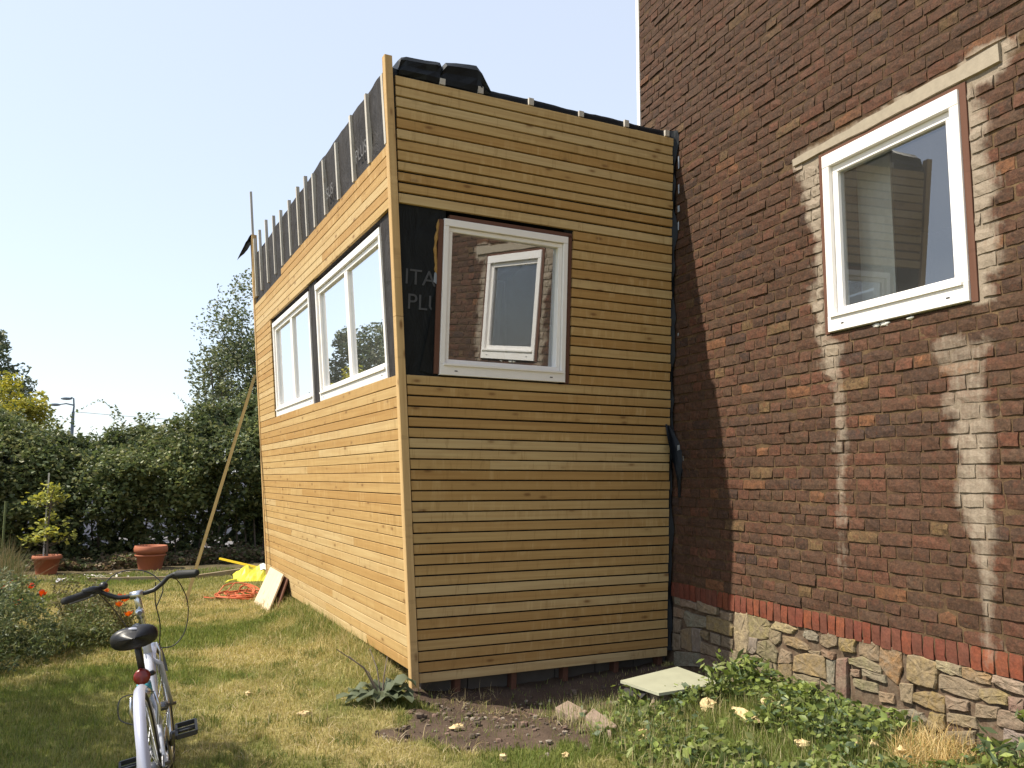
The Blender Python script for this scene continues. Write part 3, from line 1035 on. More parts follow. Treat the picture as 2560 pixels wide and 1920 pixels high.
mb.box((X + .022, 6.58, -0.2), (X + 5, 6.60, 7.98))
mb.box((X + 4.9, -2, -0.2), (X + 5.0, 6.57, 7.98))
mb.box((X + .022, -2.0, -0.2), (X + 4.88, -1.9, 7.98))
mb.box((X + .024, -1.88, 1.45), (X + 4.88, 6.56, 1.55))
mb.box((X + .024, -1.88, 4.25), (X + 4.88, 6.56, 4.35))
mb.box((X + 3.6, -1.88, 1.56), (X + 3.66, 6.56, 4.24))
mb.build('inner_wall', M['interior'], house)
mb = MB()
mb.add([(X - .2, -2.2, 8.0), (X - .2, 6.8, 8.0), (X + 2.5, 6.8, 9.6), (X + 2.5, -2.2, 9.6), (X + 5.2, -2.2, 8.0), (X + 5.2, 6.8, 8.0)], [(0, 3, 2, 1), (3, 4, 5, 2), (1, 2, 5), (0, 4, 3)])
mb.build('roof', M['steel'], house)


# ================================================================= plane frames for the tilted annex walls
class Pl:
    def __init__(s, o, h, n, t, z0):
        s.o, s.h, s.n, s.t, s.z0 = Vector(o), Vector(h), Vector(n), t, z0
        s.N = (s.n - Vector((0, 0, t))).normalized()

    def pt(s, u, z, off=0.0):
        return s.o + s.h * u + (Vector((0, 0, 1)) + s.n * s.t) * (z - s.z0) + s.N * off

    def box(s, mb, u0, u1, z0, z1, a, b, c=None, du=(0, 0)):
        """slab in the plane from offset a (inside) to b (outside)"""
        p, g = [], []
        for z in (z0, z1):
            k = 0 if z == z0 else 1
            for (u, of) in ((u0 + (du[0] if k else 0), b), (u1 + (du[1] if k else 0), b), (u1 + (du[1] if k else 0), a), (u0 + (du[0] if k else 0), a)):
                p.append(s.pt(u, z, of))
                g.append((u, z, of) if (u1 - u0) > (z1 - z0) else (z, u, of))
        return mb.box8(p, g, c)


aF, aL = math.radians(4.9542), math.radians(-4.6837)
O = (1.6228, 6.0439, 0.05)
F = Pl(O, (math.cos(aF), math.sin(aF), 0), (math.sin(aF), -math.cos(aF), 0), 0.053, 0.05)
L = Pl(O, (math.sin(aL), math.cos(aL), 0), (-math.cos(aL), math.sin(aL), 0), 0.083, 0.05)


def arris(z):
    a, b = F.pt(0, z), L.pt(0, z)
    d = b - a
    det = F.h.x * -L.h.y - -L.h.x * F.h.y
    u = (d.x * -L.h.y - -L.h.x * d.y) / det
    w = (F.h.x * d.y - F.h.y * d.x) / det
    return u, w


annex = thing('timber_annex', 'two storey slatted timber annexe with black membrane and white windows built against the brick house', 'annexe', (2.6, 8.0, 0))
LFAR = 5.8176
FXR = 3.865
uR = lambda z: (FXR - F.pt(0, z).x) / F.h.x
MT = 4.56                                                   # top of the membrane


def slat(P, u0, u1, z0, z1, du0=0.0, du1=0.0, wob=0.0):
    """one cladding board: bevelled section, run along the plane"""
    mb = MB()
    h = z1 - z0
    prof = [(z0 - 0.003, 0.0), (z0, 0.0195), (z0 + 0.002, 0.0215), (z1 - 0.0025, 0.0215), (z1, 0.019), (z1 - 0.003, 0.0)]
    vs, gs = [], []
    nseg = 3
    for i in range(nseg + 1):
        t = i / nseg
        w = brnd.uniform(-wob, wob)
        for (z, off) in prof:
            kz = (z - z0) / h
            u = (u0 + du0 * kz) * (1 - t) + (u1 + du1 * kz) * t
            vs.append(P.pt(u, z + w, off + w * .7))
            gs.append((u, z, off))
    n = len(prof)
    fs = []
    for i in range(nseg):
        for q in range(n):
            q2 = (q + 1) % n
            fs.append((i * n + q, i * n + q2, (i + 1) * n + q2, (i + 1) * n + q))
    fs.append(tuple(reversed(range(n))))
    fs.append(tuple(nseg * n + q for q in range(n)))
    mb.add(vs, fs, gs)
    return mb.build('slat', M['wood'], annex, P.pt((u0 + u1) / 2, (z0 + z1) / 2))


def slat_row(P, u0, u1, z0, z1, du0=0.0, du1=0.0, joints=0, gap=0.012):
    cuts = sorted(brnd.uniform(u0 + 0.5, u1 - 0.5) for _ in range(joints)) if u1 - u0 > 1.6 else []
    if len(cuts) == 2 and cuts[1] - cuts[0] < 0.6: cuts = cuts[:1]
    e = [u0] + cuts + [u1]
    for a, b in zip(e[:-1], e[1:]):
        slat(P, a + (0.0008 if a != u0 else 0), b - (0.0008 if b != u1 else 0), z0 + gap / 2, z1 - gap / 2, du0 if a == u0 else 0, du1 if b == u1 else 0, 0.0008)


# front wall (in shade)
FB, FS, FO, FT = 0.0704, 2.314, 3.574, 4.5345
FW0, FW1 = 0.1028, 1.1826
for i in range(29):
    p = (FS - FB) / 29
    z0 = FB + i * p
    slat_row(F, arris(z0)[0] + 0.036 + brnd.uniform(-.003, .003), uR(z0) - brnd.uniform(0, .012), z0, z0 + p, du0=(arris(z0 + p)[0] - arris(z0)[0]), joints=1 if brnd.random() < .12 else 0, gap=0.011 + (0.003 if i > 20 else 0) * brnd.random())
for i in range(16):
    p = (FO - FS) / 16
    z0 = FS + i * p
    slat_row(F, FW1 + 0.052 + brnd.uniform(-.004, .004), uR(z0) - brnd.uniform(0, .012), z0, z0 + p)
for i in range(12):
    p = (FT - FO) / 12
    z0 = FO + i * p
    slat_row(F, arris(z0)[0] + 0.038 + brnd.uniform(-.003, .003) + 0.0012 * i, uR(z0) - brnd.uniform(0, .012), z0, z0 + p, du0=(arris(z0 + p)[0] - arris(z0)[0]), gap=0.013 + (0.006 if i in (1, 2, 3) else 0))

# long side wall (in sun)
LB, LS, LO, LT = 0.164, 2.312, 3.547, 4.017
LW = [(0.1561, 2.3401), (2.6365, 4.6762)]
for i in range(27):
    p = (LS - LB) / 27
    z0 = LB + i * p
    slat_row(L, arris(z0)[1] + 0.040 + brnd.uniform(-.003, .003), LFAR, z0, z0 + p, du0=(arris(z0 + p)[1] - arris(z0)[1]), joints=brnd.choice([0, 1, 1, 2]), gap=0.006)
for i in range(16):
    p = (LO - LS) / 16
    z0 = LS + i * p
    slat_row(L, LW[1][1] + 0.06 + brnd.uniform(-.004, .004), LFAR, z0, z0 + p, gap=0.006)
for i in range(6):
    p = (LT - LO) / 6
    z0 = LO + i * p
    slat_row(L, arris(z0)[1] + 0.040, 3.917 if i == 5 else LFAR, z0, z0 + p, du0=(arris(z0 + p)[1] - arris(z0)[1]), joints=0 if i == 5 else brnd.choice([1, 1, 2]), gap=0.005)


# corner post (two lengths, one above the other) and the end post
def post(z0, z1, zc=0.0):
    mb = MB()
    vs, gs = [], []
    for z in (z0, z1):
        u, w = arris(z)
        A = F.pt(u, z) + (F.N + L.N) * 0.030
        b = A + F.h * 0.058
        d = A + L.h * 0.062
        q = A + F.h * 0.058 + L.h * 0.062
        ch = 0.004
        for v, gg in ((A + F.h * ch, 0), (b, .05), (q, .1), (d, .15), (A + L.h * ch, .2)):
            vs.append(v)
            gs.append((z, gg, 0))
    n = 5
    fs = [tuple(reversed(range(n))), tuple(range(n, 2 * n))] + [(q, (q + 1) % n, n + (q + 1) % n, n + q) for q in range(n)]
    mb.add(vs, fs, gs)
    return mb.build('corner_post', M['post'], annex, F.pt(arris(z0)[0], z0))


post(0.05, 2.735)
post(2.738, 4.666)
mb = MB()
L.box(mb, LFAR + 0.006, LFAR + 0.075, 0.12, 4.93, -0.05, 0.03)
mb.build('end_post', M['post'], annex)

# walls behind the cladding, covered in black membrane
mb = MB()
uw = lambda z: arris(z)[0]
OF0, OF1 = -0.16, -0.004


def fbox(mb, u0, u1, z0, z1, P=F):
    P.box(mb, u0, u1, z0, z1, OF0, OF1)


def cornerbox(mb, P, k, u1, z0, z1):
    """piece that starts at the leaning corner"""
    a, b = arris(z0)[k] + 0.02, arris(z1)[k] + 0.02
    P.box(mb, a, u1, z0, z1, OF0, OF1, du=(b - a, 0))


cornerbox(mb, F, 0, 2.62, 0.20, FS - 0.005)
cornerbox(mb, F, 0, FW0 + 0.02, FS - 0.004, FO)
F.box(mb, FW1 - 0.02, 2.45, FS - 0.004, FO, OF0, OF1)
cornerbox(mb, F, 0, 2.50, FO + 0.001, MT - 0.02)
front_membrane = mb.build('front_membrane', M['front_membrane'], annex)


def sheet(name, P, u0, u1, z0, z1, off, mat, amp, k=None, seed=0, nu=40, nz=16, wave=0.35):
    """a loose membrane sheet with folds, a few centimetres off the wall"""
    vs, fs = [], []
    for j in range(nz + 1):
        z = z0 + (z1 - z0) * j / nz
        for i in range(nu + 1):
            t = i / nu
            a = u0 if k is None else arris(z)[k] + 0.02
            u = a + (u1 - a) * t
            w = float(fbm(np.array([u]), np.array([z]), wave, seed, 3)[0]) - .5
            vs.append(P.pt(u, z, off + w * amp))
    for j in range(nz):
        for i in range(nu):
            q = j * (nu + 1) + i
            fs.append((q, q + 1, q + nu + 2, q + nu + 1))
    mb = MB()
    mb.add(vs, fs)
    return mb.build(name, mat, annex, P.pt((u0 + u1) / 2, (z0 + z1) / 2), smooth_=True)


mb = MB()
cornerbox(mb, L, 1, LFAR, 0.24, LS - 0.005)
cornerbox(mb, L, 1, LW[0][0] + 0.02, LS - 0.004, LO)
L.box(mb, LW[0][1] - 0.02, LW[1][0] + 0.02, LS - 0.004, LO, OF0, OF1)
L.box(mb, LW[1][1] - 0.02, LFAR, LS - 0.004, LO, OF0, OF1)
cornerbox(mb, L, 1, LFAR, LO + 0.001, MT - 0.02)
mb.build('side_membrane', M['membrane'], annex)
sheet('parapet_membrane', L, 0, LFAR, LT - 0.35, MT + 0.03, 0.006, M['membrane'], 0.035, k=1, seed=91, nu=90, nz=14, wave=0.3)

# rest of the box: back, far end, flat roof, floor
mb = MB()
c = [L.pt(LFAR, 0.2, -0.1), L.pt(LFAR, MT + .15, -0.1)]
fr = [Vector((3.85, 6.20, 0.2)), Vector((3.85, 6.1, MT - .05))]
bk = [Vector((4.6, 12.0, 0.2)), Vector((4.6, 12.0, MT + .2))]
mid_ = [Vector((3.87, 6.66, 0.2)), Vector((3.87, 6.66, MT + .1))]
mb.add([c[0], c[1], bk[0], bk[1], mid_[0], mid_[1]], [(0, 1, 3, 2), (2, 3, 5, 4)])
mb.build('back_wall', M['darkint'], annex)
mb = MB()
uu = arris(MT)
A = F.pt(uu[0] + .05, MT - 0.02, -0.03)
mb.add([A, F.pt(2.3, MT - .02, -0.03), Vector((3.87, 6.66, MT - .02)), Vector((4.6, 12.0, MT + .1)), L.pt(LFAR, MT + .1, -.03)], [(0, 1, 2, 3, 4)])
mb.build('roof', M['felt'], annex)
mb = MB()
mb.add([F.pt(0.2, 0.3, -0.2), F.pt(2.3, 0.3, -0.2), Vector((3.87, 6.66, 0.37)), Vector((4.6, 12.0, 0.37)), L.pt(LFAR, 0.37, -.2)], [(0, 1, 2, 3, 4)])
mb.build('floor', M['interior'], annex)
mb = MB()                                                   # block footing under the cladding
ub = arris(0.0)[0]
x = 0.09
while x < 2.2:
    F.box(mb, x, x + 0.37, -0.35, 0.23, -0.22, -0.10)
    x += 0.38
L.box(mb, 0.12, LFAR - .1, -0.3, 0.26, -0.26, -0.12)
mb.build('footing', M['footing'], annex)

# battens
for (u, zt) in [(-0.18, 4.55), (0.25, 4.58), (0.71, 4.59), (1.21, 4.54), (1.69, 4.55), (2.12, 4.56), (2.47, 4.65), (2.85, 4.66), (3.3, 4.65), (3.79, 4.68), (4.23, 4.74), (4.73, 4.83), (5.21, 4.83), (5.62, 4.82)]:
    mb = MB()
    L.box(mb, u - 0.022, u + 0.022, LO - 0.02, zt, -0.003, -0.0005 if False else 0.0) if False else None
    L.box(mb, u - 0.021, u + 0.021, LT - 0.42, zt, 0.008, 0.030) if False else L.box(mb, u - 0.021, u + 0.021, LT + 0.004, zt, 0.0, 0.034)
    mb.build('batten', M['batten'], annex, L.pt(u, 4.3))
mb = MB()
L.box(mb, 5.735, 5.765, LT + 0.004, 5.52, 0.0, 0.03)
mb.build('batten', M['batten'], annex, L.pt(5.75, 4.7))
mb = MB()
L.box(mb, 5.70, 5.732, LT + 0.004, 4.9, 0.0, 0.036)
mb.build('batten', M['post'], annex, L.pt(5.71, 4.5))
for u in (0.055, 0.375, 0.82, 1.29, 1.74, 2.165):
    mb = MB()
    F.box(mb, u - 0.022, u + 0.022, FT - 0.12, FT + 0.055 + brnd.uniform(-.005, .01), -0.003, -0.0005) if False else F.box(mb, u - 0.022, u + 0.022, FT + 0.005, FT + 0.055 + brnd.uniform(-.006, .01), -0.004, 0.018)
    mb.build('batten', M['batten'], annex, F.pt(u, FT))
for u in (0.35, 0.82, 1.28, 1.76, 2.2):
    mb = MB()
    F.box(mb, u - 0.022, u + 0.022, -0.14, FB - 0.002, -0.09, -0.02)
    mb.build('batten', M['brownwood'], annex, F.pt(u, FB))

# roof membrane: edge along the front and the folded bundle behind the corner post
vs, fs = [], []
n = 46
for i in range(n + 1):
    u = uw(FT) + 0.03 + (2.24 - uw(FT) - 0.03) * i / n
    zt = MT + 0.042 + 0.004 * math.sin(u * 9) + brnd.uniform(-.003, .003)
    for (z, off) in ((FT - 0.10, -0.006), (FT + 0.02, -0.004), (zt - 0.012, -0.008), (zt, -0.03), (zt - 0.004, -0.10), (zt - 0.03, -0.4)):
        vs.append(F.pt(u, z, off))
for i in range(n):
    for q in range(5):
        a = i * 6 + q
        fs.append((a, a + 6, a + 7, a + 1))
mb = MB()
mb.add(vs, fs)
mb.build('roof_edge_membrane', M['felt'], annex, smooth_=True)


def fold(name, prof_u, depth, seed):
    """folded felt lying on the roof edge; prof_u: (u, height above the cladding top)"""
    r = random.Random(seed)
    vs, fs = [], []
    rows = [(0.0, 0.0, 0.004), (0.22, 1.0, 0.016), (0.5, 1.0, 0.006), (0.78, 1.0, 0.02), (1.0, 1.0, -0.012), (1.02, 1.0, -depth * .5), (0.85, 1.0, -depth * .85), (0.0, 1.0, -depth)]
    for (u, h) in prof_u:
        for (kz, kk, off) in rows:
            vs.append(F.pt(u + r.uniform(-.006, .006), FT + 0.012 + h * kz, off + r.uniform(-.008, .008)))
    m_ = len(rows)
    for i in range(len(prof_u) - 1):
        for q in range(m_ - 1):
            a = i * m_ + q
            fs.append((a, a + m_, a + m_ + 1, a + 1))
    fs.append(tuple(range(m_)))
    fs.append(tuple(reversed([(len(prof_u) - 1) * m_ + q for q in range(m_)])))
    mb = MB()
    mb.add(vs, fs)
    return mb.build(name, M['felt'], annex, F.pt(prof_u[0][0], FT))


u0 = uw(FT) + 0.075
fold('folded_felt', [(u0, 0.03), (u0 + 0.006, 0.115), (u0 + 0.02, 0.14), (u0 + 0.06, 0.152), (u0 + 0.13, 0.156), (u0 + 0.22, 0.163), (u0 + 0.30, 0.172), (u0 + 0.335, 0.172), (u0 + 0.345, 0.16), (u0 + 0.35, 0.02)], 0.42, 3)
fold('folded_felt', [(u0 + 0.34, 0.12), (u0 + 0.38, 0.185), (u0 + 0.47, 0.2), (u0 + 0.58, 0.215), (u0 + 0.645, 0.218), (u0 + 0.675, 0.19), (u0 + 0.71, 0.12), (u0 + 0.755, 0.03)], 0.5, 4)

# flap hanging off the far end, crumpled strip against the house with a loose flap
mb = MB()
vs, fs = [], []
for i in range(7):
    t = i / 6
    for j in range(5):
        s_ = j / 4
        z = 4.93 - 0.10 * t - 0.26 * s_ * (0.4 + 0.6 * t) + 0.02 * math.sin(5 * s_ + 3 * t)
        vs.append(L.pt(LFAR - 0.03 + 0.16 * t, z, 0.012 + 0.20 * s_ * (.5 + .5 * t)))
for i in range(6):
    for j in range(4):
        a = i * 5 + j
        fs.append((a, a + 5, a + 6, a + 1))
mb.add(vs, fs)
mb.build('felt_flap', M['felt'], annex, smooth_=True)
mb = MB()
vs, fs = [], []
n = 70
r = random.Random(9)
for i in range(n + 1):
    z = 0.12 + (4.60 - 0.12) * i / n
    ur = uR(z)
    wv = 0.012 * math.sin(z * 7.3) + 0.010 * math.sin(z * 17 + 1) + r.uniform(-.006, .006)
    vs += [F.pt(ur - 0.03, z, -0.01), F.pt(ur + 0.004, z, 0.012 + wv * .5), F.pt(ur + 0.018 + wv * .6, z, 0.035 + wv), F.pt(ur + 0.036, z, 0.006)]
for i in range(n):
    for q in range(3):
        a = i * 4 + q
        fs.append((a, a + 1, a + 5, a + 4))
mb.add(vs, fs)
mb.build('joint_membrane', M['felt'], annex)
mb = MB()
vs, fs = [], []
for i in range(9):
    t = i / 8
    z = 2.02 - 0.62 * t
    w = 0.11 * math.sin(math.pi * min(1, t * 1.15 + .08)) + 0.01
    sh = -0.075 + 0.20 * t
    for j in range(5):
        s_ = j / 4
        vs.append(Vector((FXR - 0.01 + (s_ - 0.5) * w + sh * .35, F.pt(uR(z), z).y - 0.03 - 0.055 * math.sin(math.pi * t) - 0.02 * math.sin(6 * s_ + 4 * t) - .09 * t, z)))
for i in range(8):
    for j in range(4):
        a = i * 5 + j
        fs.append((a, a + 1, a + 6, a + 5))
mb.add(vs, fs)
mb.build('felt_flap', M['felt'], annex, smooth_=True)
for (z, du, w_, h_) in ((4.24, .012, .007, .12), (4.02, .016, .006, .09), (3.86, .012, .018, .06), (3.70, .016, .006, .08), (2.78, .026, .022, .03), (1.80, -.03, .02, .05), (1.70, .03, .045, .06)):
    mb = MB()
    p = F.pt(uR(z) + du, z, 0.075 if z > 1.9 else 0.16)
    mb.add([p, p + V(w_, -.006, .01), p + V(w_ * .7, -.012, h_), p + V(-.003, -.004, h_ * .9)], [(0, 1, 2, 3)])
    mb.build('silver_tape', M['bluefilm'], annex, p)


# ------------------------------------------------ windows
def window(P, u0, u1, z0, z1, n, parent, proud=0.012, side=0.05, top=0.06, bot=0.085, sash=0.045, rec=0.022, glass=None, sill=True, worn=0.0, twist=(0.0, 0.0)):
    glass = glass or M['glass']
    r = random.Random(int(u0 * 1000) + 3)

    def rail(mb, a, b, c, d, o0, o1):
        e = 0.003
        P.box(mb, a, b, c, d, o0, o1 - e)
        p = [P.pt(a, c, o1 - e), P.pt(b, c, o1 - e), P.pt(b, d, o1 - e), P.pt(a, d, o1 - e), P.pt(a + e, c + e, o1), P.pt(b - e, c + e, o1), P.pt(b - e, d - e, o1), P.pt(a + e, d - e, o1)]
        mb.box8(p)
    mb = MB()
    o0, o1 = -0.075, proud
    rail(mb, u0, u0 + side, z0 + bot + .001, z1 - top - .001, o0, o1)
    rail(mb, u1 - side, u1, z0 + bot + .001, z1 - top - .001, o0, o1)
    rail(mb, u0, u1, z1 - top, z1, o0, o1 + 0.001)
    rail(mb, u0, u1, z0, z0 + bot, o0, o1 + 0.002)
    fr = mb.build('window', M['white'], parent, P.pt((u0 + u1) / 2, z0))
    if sill:
        mb = MB()
        P.box(mb, u0 + 0.03, u1 - 0.03, z0 + bot - 0.012, z0 + bot + 0.004, o1, o1 + 0.016)
        mb.build('drip_rail', M['white'], fr)
        mb = MB()
        for uu_ in (u0 + 0.13, u1 - 0.13):
            P.box(mb, uu_ - 0.012, uu_ + 0.012, z0 + bot * .36, z0 + bot * .36 + 0.008, o1 + 0.001, o1 + 0.0035)
        mb.build('drain_slot', M['black'], fr)
    ia, ib, ja, jb = u0 + side + .001, u1 - side - .001, z0 + bot + .001, z1 - top - .001
    w = (ib - ia) / n
    for i in range(n):
        a, b = ia + i * w + (0.003 if i else 0), ia + (i + 1) * w - (0.003 if i < n - 1 else 0)
        s1 = proud - rec
        mb = MB()
        rail(mb, a + .001, a + sash, ja + sash + .0005, jb - sash - .0005, -0.07, s1)
        rail(mb, b - sash, b - .001, ja + sash + .0005, jb - sash - .0005, -0.07, s1)
        rail(mb, a + .001, b - .001, ja + .001, ja + sash, -0.07, s1)
        rail(mb, a + .001, b - .001, jb - sash, jb - .001, -0.07, s1)
        mb.build('sash', M['white'], fr)
        mb = MB()
        so_ = s1 - 0.026 - (0.018 if twist[0] else 0)
        # a single thin sheet of glass
        mb = MB()
        mb.add([P.pt(a + sash - .003, ja + sash - .003, so_ + twist[0] + twist[1]), P.pt(b - sash + .003, ja + sash - .003, so_ + twist[1]), P.pt(b - sash + .003, jb - sash + .003, so_), P.pt(a + sash - .003, jb - sash + .003, so_ + twist[0])], [(0, 1, 2, 3)])
        mb.build('pane', glass, fr)
    return fr


window(F, FW0, FW1, 2.3233, 3.5074, 1, annex, proud=0.035, side=0.04, top=0.055, bot=0.085, sash=0.035, glass=M['glassF'], twist=(0.030, -0.022))
for (a, b) in LW:
    window(L, a, b, 2.3123, 3.4862, 2, annex, proud=0.012, side=0.04, top=0.06, bot=0.085, sash=0.045, glass=M['glassL'])
# jambs, packing and foam round the front window
mb = MB()
F.box(mb, FW1 + 0.002, FW1 + 0.046, 2.318, 3.53, -0.05, 0.012)
F.box(mb, FW0 + 0.05, FW1 + 0.044, 3.511, 3.545, -0.05, 0.012)
F.box(mb, FW0 - 0.04, FW0 - 0.002, 2.33, 3.50, -0.05, 0.02)
mb.build('window_jamb', M['brownwood'], annex)
mb = MB()
mb.add([F.pt(FW0 - .04, 3.02, 0.004), F.pt(FW0 - .042, 2.32, 0.006), F.pt(FW0 - .15, 2.345, 0.012), F.pt(FW0 - .10, 2.62, 0.02)], [(0, 1, 2, 3)])
mb.build('membrane_fold', M['front_membrane'], annex)
mb = MB()
r = random.Random(12)
mb.tube([F.pt(FW0 - .03 - .022 * math.sin((z - 3.05) * 7.2) - r.uniform(0, .008), z, 0.004) for z in np.linspace(3.06, 3.50, 16)], [.006] + [r.uniform(.009, .017) for _ in range(14)] + [.006], 7)
mb.build('foam_filling', M['foamdark'], annex, smooth_=True)
mb = MB()
mb.add([F.pt(FW0 - .065, 3.02, .01), F.pt(FW0 - .035, 3.0, .012), F.pt(FW0 - .033, 3.10, .012), F.pt(FW0 - .06, 3.09, .01)], [(0, 1, 2, 3)])
mb.build('blue_film', M['bluefilm'], annex)


def lettering(txt, P, u, z, size, off, mat, parent, flip=False):
    cu = bpy.data.curves.new('lettering', 'FONT')
    cu.body = txt
    cu.size = size
    cu.extrude = 0.0008
    to = bpy.data.objects.new('lettering_tmp', cu)
    COL.objects.link(to)
    dg = bpy.context.evaluated_depsgraph_get()
    me = bpy.data.meshes.new_from_object(to.evaluated_get(dg))
    bpy.data.objects.remove(to)
    mb = MB()
    s_ = -1 if flip else 1
    mb.add([P.pt(u + s_ * v.co.x, z + v.co.y, off + v.co.z) for v in me.vertices], [tuple(p.vertices) for p in me.polygons])
    return mb.build('lettering', mat, parent)


lettering('ITA', F, uw(3.0) + 0.055, 2.985, 0.165, 0.001, M['letter'], front_membrane)
lettering('PLUS', F, uw(2.8) + 0.065, 2.80, 0.165, 0.001, M['letter'], front_membrane)
for (u, t_) in ((0.62, 'PLUS'), (1.62, 'SUS')):
    lettering(t_, L, u, 4.14, 0.15, 0.027, M['letter2'], front_membrane, flip=True)
# house window
Wp = Pl((X, 0, 0), (0, -1, 0), (-1, 0, 0), 0.0, 0.0)
window(Wp, -WY1, -WY0, WZ0, WZ1, 1, house, proud=0.018, side=0.06, top=0.085, bot=0.105, sash=0.048, rec=0.03, glass=M['glass'])
mb = MB()
Wp.box(mb, -WY1 - 0.040, -WY1 - 0.001, WZ0 - .008, WZ1 + 0.026, -0.05, 0.004)
Wp.box(mb, -WY0 + 0.001, -WY0 + 0.043, WZ0 - .008, WZ1 + 0.026, -0.05, 0.004)
Wp.box(mb, -WY1, -WY0, WZ1 + 0.002, WZ1 + 0.026, -0.05, 0.003)
mb.build('window_jamb', M['brownwood'], house)
for i, (yy, zz, rr) in enumerate([(3.84, 2.494, .014), (3.77, 2.492, .018), (3.58, 2.494, .012)]):
    mb = MB()
    mb.blob((X + .004, yy, zz), (.010, rr * 2.2, rr * .8), 9, 6, .4, seed=40 + i)
    mb.build('sill_filler', M['whitebag'], house, (X, yy, zz), smooth_=True)
curtain = MB()
vs, fs = [], []
for i in range(15):
    yy = 4.19 - 0.30 * i / 14
    for zz in (2.5, 3.75):
        vs.append((X + 0.25 + 0.02 * math.sin(i * 2.1), yy, zz))
for i in range(14):
    fs.append((2 * i, 2 * i + 1, 2 * i + 3, 2 * i + 2))
curtain.add(vs, fs)
tag(curtain.build('curtain', M['curtain'], None, (X + .25, 4.04, 2.5)), 'pale curtain hanging inside the brick house behind its white window', 'curtain')


# ================================================================= garden things
def gzf(x, y):
    return float(gz(np.array([x]), np.array([y]))[0])


# leaning sheets of plywood
def leaning(b0, b1, t0, t1, th, mat, name, label):
    b0, b1, t0, t1 = map(Vector, (b0, b1, t0, t1))
    nrm = (b1 - b0).cross(t0 - b0).normalized() * th
    if nrm.x < 0: nrm = -nrm
    mb = MB()
    P_ = [b0, b1, t1, t0]
    w, h = (b1 - b0).length, (t0 - b0).length
    g = [(0, 0, 0), (0, w, 0), (h, w, 0), (h, 0, 0)]
    mb.box8([q for q in P_] + [q + nrm for q in P_], g + g)
    o = mb.build(name, mat, None, (b0 + b1) / 2)
    return tag(o, label, 'board', 'plywood boards leaning on the annexe')


lx = lambda y, z: (L.pt((y - 6.0439) / math.cos(aL), z).x)
leaning((0.845, 10.80, 0.0), (0.935, 9.93, 0.01), (lx(11.28, .41) - 0.075, 11.28, 0.412), (lx(10.42, .41) - 0.075, 10.42, 0.405), 0.018, M['ply'], 'plywood_board', 'pale plywood board leaning in front against the annexe long wall')
leaning((0.925, 10.78, -0.01), (1.03, 9.93, 0.0), (lx(11.2, .4) - 0.035, 11.20, 0.385), (lx(10.36, .39) - 0.035, 10.36, 0.36), 0.015, M['brownwood'], 'plywood_board', 'darker board behind the pale plywood leaning on the annexe')

# long prop leaning on the far end of the annexe
mb = MB()
mb.bar((0.079, 11.332, -0.03), (0.862, 12.08, 2.985), 0.05, 0.04, up=(1, 0, 0))
tag(mb.build('prop_pole', M['pole'], None, (0.079, 11.332, 0)), 'long thin timber prop leaning from the lawn against the annexe end', 'prop')

# timbers edging the lawn
for (a, b, lab) in (((-1.25, 14.0, 0.02), (0.02, 13.7, 0.03), 'weathered edging timber lying between the left pot and the handlebar'), ((0.16, 13.65, 0.035), (1.32, 14.7, 0.05), 'edging timber running from the pole to the yellow bag')):
    mb = MB()
    mb.bar(a, b, 0.07, 0.09)
    tag(mb.build('edging_timber', M['edging'], None, a), lab, 'timber', 'timbers edging the lawn')

# yellow pole and yellow bag
mb = MB()
mb.bar((0.62, 15.0, 0.20), (1.22, 14.2, 0.10), 0.03, 0.03)
yp = tag(mb.build('yellow_pole', M['yellowwood'], None, (0.62, 15.0, 0.2)), 'yellow pole sticking out over the yellow plastic bag', 'pole')
t = thing('plastic_bag', 'crumpled yellow plastic bag with white print by the annexe corner', 'bag', (1.15, 13.6, 0))
r = random.Random(2)
vs, fs = [], []
for i in range(15):
    for j in range(10):
        u, v = i / 14, j / 9
        x = 0.76 + 0.75 * u
        y = 13.15 + 0.7 * v - 0.1 * u
        e = math.sin(math.pi * min(1, u * .9 + .1)) * math.sin(math.pi * v)
        z = 0.02 + 0.17 * e * (0.25 + 1.3 * float(fbm(np.array([x * 3]), np.array([y * 3]), 0.35, 5)[0])) + r.uniform(-.02, .05) * e
        vs.append((x, y, z))
for i in range(14):
    for j in range(9):
        a = i * 10 + j
        fs.append((a, a + 1, a + 11, a + 10))
mb = MB()
mb.add(vs, fs)
mb.build('bag_body', M['yellow'], t)
mb = MB()
sel = [(a, b, c, d) for (a, b, c, d) in fs if 7 <= (a // 10) <= 11 and 2 <= (a % 10) <= 5]
used = sorted(set(i for q in sel for i in q))
mp = {i: k_ for k_, i in enumerate(used)}
mb.add([(vs[i][0], vs[i][1] - 0.006, vs[i][2] + 0.012) for i in used], [tuple(mp[i] for i in q) for q in sel])
mb.build('bag_print', M['whitebag'], t, smooth_=True)
mb = MB()
mb.tube([(0.78, 13.2, .03), (0.68, 13.05, .035), (0.62, 13.0, .02)], [.035, .03, .015], 6)
mb.build('bag_handle', M['yellow'], t)

# orange cord
mb = MB()
r = random.Random(4)
pts = []
for i in range(170):
    a = i * 0.33
    rr = 0.17 + 0.09 * math.sin(i * 0.11) + r.uniform(-.015, .015)
    pts.append((0.74 + rr * 1.25 * math.cos(a) + 0.05 * math.sin(i * .05), 11.5 + rr * 1.5 * math.sin(a), 0.035 + 0.03 * abs(math.sin(i * .21)) + (0.10 * max(0, math.sin(a)) if i % 37 < 8 else 0)))
pts += [(0.5, 11.4, .03), (0.38, 11.45, .03), (0.3, 11.55, .03), (0.36, 11.6, .03)]
mb.tube(pts, 0.008, 5)
tag(mb.build('cord_coil', M['orange'], None, (0.74, 11.5, 0)), 'tangled orange cord lying on the lawn beside the plywood boards', 'cord')


